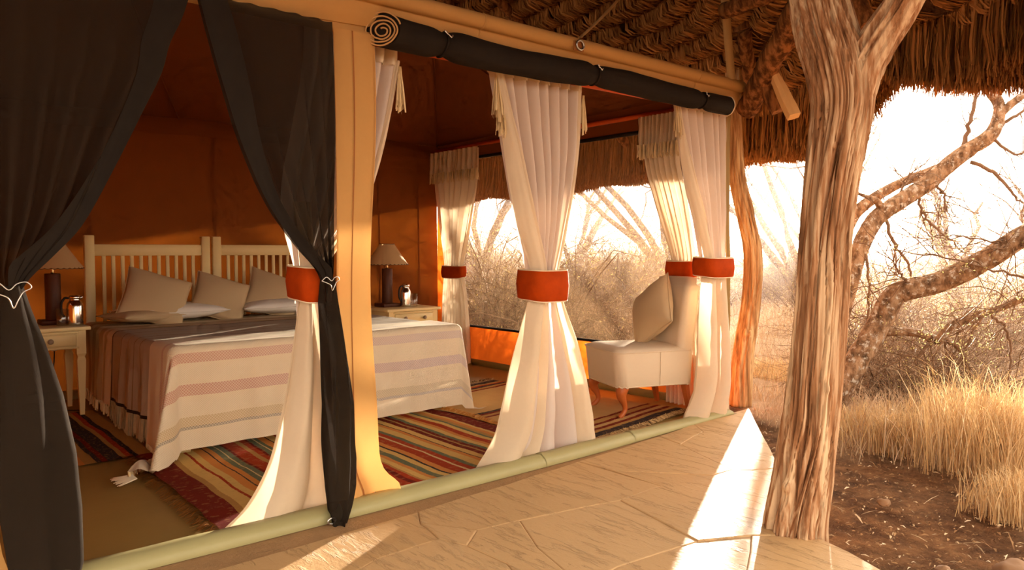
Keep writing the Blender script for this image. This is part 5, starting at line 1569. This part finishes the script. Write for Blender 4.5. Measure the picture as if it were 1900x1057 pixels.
for i_, (u_, d_) in enumerate(((1580, 8.6), (1650, 9.4), (1725, 8.3), (1800, 9.8), (1870, 8.8), (1940, 8.0))):
    shrub((1, 3, 1, 0, 1, 3)[i_], u_, d_, 0.8, i_ * 1.7, 'grey dry bush standing behind the acacia limbs, ' + ('leftmost of six', 'second of six from the left', 'third of six from the left', 'fourth of six from the left', 'fifth of six from the left', 'rightmost of six')[i_], 'bushes behind the acacia')
far_lab = 'hazy dry bush far out in the grassland below the skyline'
rs = random.Random(5)
for i in range(34):
    D = rs.uniform(13, 42); u = rs.uniform(780, 2080)
    if i < 10: u, D = 860 + i * 42, rs.uniform(12.5, 24)
    shrub(rs.choice([0, 1, 3, 3]), u, D, rs.uniform(0.8, 1.15), rs.uniform(0, 6), far_lab, 'far bushes')

# --- the acacia by the terrace: hand-laid limbs
def limb_pts(L, per=7):
    C = catmull([(*tuple(atD(u, v, d)), w / 2 * d / FPX) for u, v, d, w in L], per)
    return [tuple(p[:3]) for p in C], [p[3] for p in C]
ab = ground_pt(1535, 5.45)
tree = thing('acacia_tree', tuple(ab), 'leaning acacia with lichen-spotted limbs spreading right of the thick trunk', 'tree')
LIMBS = [
    [(1528, 792, 5.45, 54), (1550, 735, 5.45, 50), (1578, 688, 5.45, 46), (1625, 612, 5.5, 44), (1655, 552, 5.5, 40), (1690, 535, 5.45, 38), (1740, 524, 5.4, 36), (1820, 488, 5.25, 38), (1900, 437, 5.1, 36), (1990, 380, 5.0, 32), (2090, 340, 4.95, 24), (2190, 315, 4.95, 15), (2280, 270, 4.95, 8), (2350, 250, 4.95, 3)],
    [(1532, 770, 5.6, 36), (1545, 660, 5.8, 32), (1566, 560, 5.95, 32), (1588, 480, 6.0, 30), (1612, 425, 6.0, 30), (1640, 393, 6.0, 28), (1715, 345, 6.0, 28), (1782, 288, 5.95, 28), (1836, 252, 5.9, 24), (1852, 220, 5.9, 20), (1852, 190, 5.9, 18), (1836, 166, 5.9, 16), (1826, 120, 5.95, 11), (1830, 60, 6.0, 6), (1822, 10, 6.0, 3)],
    [(1545, 500, 6.2, 22), (1575, 420, 6.3, 20), (1598, 385, 6.3, 22), (1660, 345, 6.3, 18), (1740, 312, 6.3, 16), (1800, 285, 6.3, 12)],
    [(1622, 618, 5.5, 16), (1660, 615, 5.45, 16), (1705, 618, 5.4, 15), (1740, 630, 5.35, 18), (1765, 605, 5.3, 16), (1810, 586, 5.25, 14), (1860, 570, 5.2, 12), (1930, 545, 5.1, 10), (2010, 535, 5.05, 6), (2080, 520, 5.0, 3)],
    [(1852, 215, 5.9, 16), (1880, 190, 5.85, 14), (1920, 160, 5.8, 12), (1970, 110, 5.8, 7), (2010, 50, 5.8, 3)],
    [(1640, 393, 6.0, 18), (1625, 372, 5.95, 12), (1600, 362, 5.9, 6), (1583, 355, 5.85, 3)],
]
TW = [
    [(1785, 280, 5.95, 10), (1800, 225, 5.9, 8), (1815, 168, 5.9, 6), (1822, 120, 5.9, 4)],
    [(1800, 298, 5.95, 8), (1850, 325, 5.9, 7), (1880, 360, 5.9, 5), (1905, 385, 5.9, 4)],
    [(1836, 252, 5.9, 7), (1880, 285, 5.9, 5), (1925, 275, 5.9, 4)],
    [(1852, 235, 5.9, 8), (1885, 215, 5.9, 6), (1920, 195, 5.9, 4)],
    [(1750, 625, 5.35, 7), (1720, 642, 5.35, 6), (1700, 668, 5.35, 4)],
    [(1752, 628, 5.35, 8), (1785, 655, 5.35, 7), (1800, 690, 5.35, 5), (1812, 705, 5.35, 3)],
    [(1752, 628, 5.35, 6), (1755, 660, 5.35, 5), (1745, 690, 5.35, 3)],
    [(1835, 582, 5.25, 6), (1862, 605, 5.25, 6), (1876, 650, 5.25, 5), (1872, 710, 5.25, 4), (1885, 760, 5.2, 3)],
    [(1820, 590, 5.3, 5), (1795, 640, 5.3, 4), (1775, 680, 5.3, 3)],
    [(1606, 450, 6.0, 6), (1612, 540, 5.95, 5), (1605, 610, 5.95, 4), (1570, 660, 5.95, 3)],
    [(1640, 400, 6.0, 7), (1662, 455, 5.95, 6), (1685, 490, 5.95, 5), (1690, 520, 5.9, 4)],
    [(1700, 355, 6.0, 6), (1715, 400, 6.0, 5), (1745, 430, 6.0, 4), (1790, 470, 6.0, 3)],
    [(1730, 340, 6.0, 6), (1750, 360, 6.0, 5), (1755, 390, 6.0, 3)],
    [(1670, 375, 6.0, 6), (1678, 340, 6.0, 4), (1690, 320, 6.0, 3)],
    [(1900, 440, 5.1, 8), (1870, 455, 5.1, 5), (1845, 462, 5.1, 3)],
    [(1930, 545, 5.1, 7), (1880, 555, 5.1, 5), (1820, 590, 5.15, 4), (1775, 620, 5.2, 3)],
    [(1940, 520, 5.0, 6), (1860, 505, 5.1, 4), (1760, 478, 5.2, 3), (1690, 470, 5.3, 2)],
    [(1950, 470, 5.0, 5), (1880, 455, 5.1, 4), (1800, 440, 5.2, 3), (1740, 436, 5.3, 2)],
    [(1695, 530, 5.4, 6), (1672, 510, 5.4, 4), (1655, 480, 5.4, 2)],
]
allp = []
for k, L in enumerate(LIMBS):
    pts, rad = limb_pts(L)
    if k < 2:
        V, F = gnarled([(*p, r) for p, r in zip(pts[::3], rad[::3])], 28, 6, 0.007, 2.0, 3.0, 11.0 + k)
    else:
        V, F = tube(pts, rad, 10)
    mk('limb', V, F, m_limb, tree)
    allp.append((pts, rad))
mtw = MB()
for L in TW:
    pts, rad = limb_pts(L, 6)
    pts = [tuple(Vector(p) + Vector((nz(i * 0.9, p[0] * 3), nz(i * 0.9, p[1] * 3, 4), nz(i * 0.9, p[2] * 3, 8))) * 0.022) for i, p in enumerate(pts)]
    mtw.add(*tube(pts, rad, 5)); allp.append((pts, rad))
mtw.build('branchlets', m_twig, tree)['kind'] = 'stuff'
rs = np.random.RandomState(17)
Kc = 12
PP = np.stack([np.array([np.interp(np.linspace(0, len(p) - 1, Kc), np.arange(len(p)), np.array(p)[:, j]) for j in range(3)]).T for p, r in allp])
RRR = np.full((len(allp), Kc), 0.010)
P1, R1 = twigs(rs, PP, RRR, 250, 0.6, 6, 0.06, 3, 0.45)
P2, R2 = twigs(rs, P1, R1, 700, 0.28, 4, 0.05, 1, 0.6)
o = mk('fine_twigs', *cat_np([np_tubes(P1, R1), np_tubes(P2, R2)]), m_twig, tree, smooth=False); o['kind'] = 'stuff'
V, F = leaves(rs, P2[P2[:, 0, 2] < 1.35], 2600, 0.007)
o = mk('leaves', V, F, m_leaf, tree, smooth=False); o['kind'] = 'stuff'

# --- umbrella acacias standing further out
def far_tree(u, D, H, lean_, seed, lab, lmat=None, r0=0.10, grp=None, leafy=True):
    rs = np.random.RandomState(seed)
    p = ground_pt(u, D)
    o = thing('umbrella_acacia', tuple(p), lab, 'tree', grp)
    n = 5
    az = rs.uniform(0, 2 * PI, n)
    P = []
    for i in range(n):
        c = [(0, 0, 0)]
        top = np.array([math.cos(az[i]) * H * 0.55 + lean_[0], math.sin(az[i]) * H * 0.55 + lean_[1], H * rs.uniform(0.82, 1.0)])
        for k in range(1, 9):
            t_ = k / 8
            c.append((top[0] * t_ ** 1.3 + rs.normal(0, 0.05), top[1] * t_ ** 1.3 + rs.normal(0, 0.05), top[2] * t_ ** 0.85))
        P.append(c)
    P = np.array(P); R = np.linspace(1, 0.25, 9)[None, :] * r0 * np.ones((n, 1))
    P1, R1 = twigs(rs, P, R, 60, H * 0.42, 6, -0.02, 4, 0.45)
    P2, R2 = twigs(rs, P1, R1, 420, H * 0.18, 4, 0.02, 2, 0.5)
    P2[:, 1:, 2] = P2[:, :1, 2] + (P2[:, 1:, 2] - P2[:, :1, 2]) * 0.45
    a_ = mk('limbs', *(lambda t_: (t_[0] + np.array(tuple(p)), t_[1]))(cat_np([np_tubes(P, R, 6)])), m_limb, o, smooth=True)
    b = mk('twigs', *(lambda t_: (t_[0] + np.array(tuple(p)), t_[1]))(cat_np([np_tubes(P1, R1), np_tubes(P2, R2)])), m_twig, o, smooth=False); b['kind'] = 'stuff'
    if leafy:
        V, F = leaves(rs, P2, 3200, 0.014 * H / 3)
        c = mk('leaves', V + np.array(tuple(p)), F, lmat or m_leafdry, o, smooth=False); c['kind'] = 'stuff'
d2 = RGT
far_tree(1255, 17, 5.0, (-d2.x * 3.0, -d2.y * 3.0), 3, 'leaning tree against the bright sky, seen through the side window', r0=0.09)
far_tree(1065, 26, 3.8, (0, 0), 4, 'flat topped acacia on the skyline right of the middle curtain')
far_tree(1490, 15, 4.6, (-d2.x * 2.2, -d2.y * 2.2), 6, 'thin tree leaning left between slim post and thick trunk', r0=0.09)
far_tree(1530, 20, 5.0, (-d2.x * 1.5, -d2.y * 1.5), 8, 'pale thin tree directly behind the thick trunk', r0=0.08)
far_tree(1780, 13, 2.4, (0, 0), 9, 'low spreading acacia behind the limbs at centre right', m_leaf, r0=0.08)
far_tree(1930, 11.5, 2.3, (0, 0), 10, 'low spreading acacia at the right edge', m_leaf, r0=0.08)
far_tree(890, 20, 4.2, (0, 0), 12, 'acacia on the skyline left of the middle curtain')

# --- dry grass
rs = np.random.RandomState(23)
def scatter(n, u0, u1, d0, d1, power=1.0):
    out_ = []
    while len(out_) < n:
        u = rs.uniform(u0, u1); D = d0 * (d1 / d0) ** (rs.uniform() ** power)
        p = atD(u, 465, D); x, y = p.x, p.y
        if x < SX + 0.25 and y > FY - 0.05: continue
        if x < 5.2 and y > 3.0: continue
        if rs.uniform() > field_fac(x, y): continue
        if rs.uniform() > 0.55 + 1.3 * nz(x * 1.1, y * 1.1, 2): continue
        if 1570 < u < 1830 and 5.4 < D < 8 and rs.uniform() < 0.75: continue
        out_.append((x, y, D))
    return np.array(out_)
def blades(X, H0, H1, wid, bend=0.45, sun_gap=False):
    n = len(X)
    z = np.array([ground_z(x, y) for x, y, _ in X])
    B = np.stack([X[:, 0], X[:, 1], z - 0.01], axis=1)
    uu = CX + FPX * (X[:, 0] * RGT.x + X[:, 1] * RGT.y) / (X[:, 0] * FWD.x + X[:, 1] * FWD.y)
    low = np.where((uu > 1370) & (uu < 1590) & (X[:, 2] < 9.0) & sun_gap, 0.42, 1.0)      # blades shortened here so the low sun reaches the terrace
    H = low * rs.uniform(H0, H1, n) * (0.7 + 0.3 * np.sin(X[:, 0] * 2.3) * np.sin(X[:, 1] * 2.9))
    dr = rs.normal(0, 1, (n, 2)); dr /= np.linalg.norm(dr, axis=1)[:, None]
    bd = rs.uniform(0.1, bend, n) * H
    d3 = np.concatenate([dr * bd[:, None], np.zeros((n, 1))], axis=1)
    up = np.array([0, 0, 1.0])
    P = np.stack([B, B + d3 * 0.25 + up * (H * 0.5)[:, None], B + d3 * 0.65 + up * (H * 0.85)[:, None], B + d3 * 1.15 + up * (H * rs.uniform(0.85, 1.0, n))[:, None]], axis=1)
    W = np.tile(np.array([1.0, 0.9, 0.6, 0.15]), (n, 1)) * (wid * np.maximum(1, X[:, 2] / 5.0) * rs.uniform(0.6, 1.4, n))[:, None]
    w = rs.uniform(0, PI, n); S = np.stack([np.cos(w), np.sin(w), np.zeros(n)], axis=1)
    return ribbons(P, W, S)
V, F = blades(scatter(60000, 720, 2250, 4.0, 60, 1.1), 0.08, 0.40, 0.0019, 0.9, True)
o = mk('dry_grass', V, F, m_grass, smooth=False, org=(8, 5, 0)); tag(o, 'pale dry grass covering the open land beyond the bare soil', 'grass', kind='stuff')
def tuft(u, D, h, n, spread, lab, mat=None, grp='golden grass tufts by the bare soil'):
    p = ground_pt(u, D)
    X = np.concatenate([np.array([[p.x, p.y]]) + np.clip(rs.normal(0, 1, (n, 2)), -2, 2) * spread, np.full((n, 1), D)], axis=1)
    V, F = blades(X, h * 0.5, h, 0.0019, 0.5)
    o = mk('grass_tuft', V, F, mat or m_goldgrass, smooth=False, org=tuple(p)); tag(o, lab, 'grass tuft', grp)
tuft(1662, 4.35, 0.30, 700, 0.07, 'compact golden grass tuft at the soil edge right of the thick trunk')
tuft(1868, 3.95, 0.66, 1300, 0.17, 'tall golden grass tuft standing at the right edge above the soil')
tuft(1898, 3.3, 0.34, 700, 0.09, 'short golden grass tuft at the lower right edge')
tuft(1795, 4.6, 0.45, 800, 0.15, 'bright bleached grass tuft left of the tallest tuft')
tuft(1730, 4.5, 0.30, 700, 0.14, 'low pale grass tuft between the compact tuft and the bleached tuft')
tuft(1600, 4.75, 0.32, 800, 0.16, 'low golden grass tuft just right of the thick trunk')
tuft(1412, 7.2, 0.26, 900, 0.18, 'golden grass tuft at the foot of the slim post')
tuft(1452, 6.9, 0.2, 700, 0.12, 'low golden grass tuft just left of the thick trunk')
tuft(1950, 3.8, 0.5, 800, 0.16, 'golden grass tuft beyond the right edge')

# --- litter on the soil, stones
rs = np.random.RandomState(31)
X = []
while len(X) < 2200:
    u = rs.uniform(1400, 2050); D = rs.uniform(2.2, 5.2)
    p = atD(u, 465, D)
    if p.x < 2.65 or soil_dist(p.x, p.y) < 0.05: continue
    X.append((p.x, p.y))
X = np.array(X); n = len(X)
z = np.array([ground_z(x, y) for x, y in X]) + 0.008
w = rs.uniform(0, 2 * PI, n); L = rs.uniform(0.004, 0.018, n) * np.where(rs.uniform(0, 1, n) > 0.94, 3.5, 1)
d = np.stack([np.cos(w) * L, np.sin(w) * L, rs.uniform(-0.1, 0.35, n) * L], axis=1)
B = np.concatenate([X, z[:, None]], axis=1)
V, F = ribbons(np.stack([B - d, B + np.array([0, 0, 0.004]), B + d], axis=1), np.tile(np.array([0.4, 1.0, 0.3]), (n, 1)) * rs.uniform(0.0012, 0.0055, n)[:, None], np.stack([-np.sin(w), np.cos(w), np.full(n, 0.3)], axis=1))
o = mk('straw_litter', V, F, m_straw, smooth=False, org=(4, 1.5, -0.05)); tag(o, 'scattered straw, leaves and wood chips on the bare brown soil', 'litter', kind='stuff')
def rockm(u, v, r, seed, lab, flat_=0.6):
    p = onZ(u, v, -0.05)
    bm = bmesh.new(); bmesh.ops.create_icosphere(bm, subdivisions=3, radius=1.0)
    V = []
    for q in bm.verts:
        k = 1 + 0.35 * nz(q.co.x * 1.3 + seed, q.co.y * 1.3, q.co.z * 1.3) + 0.08 * nz(q.co.x * 4, q.co.y * 4 + seed, q.co.z * 4)
        V.append((p.x + q.co.x * k * r, p.y + q.co.y * k * r * 0.8, -0.07 + q.co.z * k * r * flat_ + r * flat_ * 0.15))
    bm.verts.index_update(); F = [tuple(x.index for x in f.verts) for f in bm.faces]; bm.free()
    tag(mk('rock', V, F, m_rock), lab, 'rock', 'rocks on the soil')
rockm(1752, 1052, 0.035, 1.0, 'small brown rock on the soil at the bottom edge, left of the larger one')
rockm(1880, 1060, 0.08, 5.0, 'larger flat rock at the bottom right corner')
rockm(1640, 925, 0.035, 9.0, 'rounded stone half buried in the soil right of the thick trunk', 0.5)

# ================================================================== HAZE over the grassland (dust in the low sun)
t = NT('dust_haze')
_v = t.n('ShaderNodeVolumeScatter', {'Color': (1.0, 0.96, 0.93, 1), 'Density': 0.005, 'Anisotropy': 0.4})
t.l(_v.outputs[0], t.out.inputs['Volume'])
V, F = rbox((46, 25, 3.2), (80, 120, 7.0), 0)
hz = mk('dust_haze', V, F, t.m, smooth=False)
tag(hz, 'warm dusty haze hanging over the grassland', 'haze', kind='stuff')
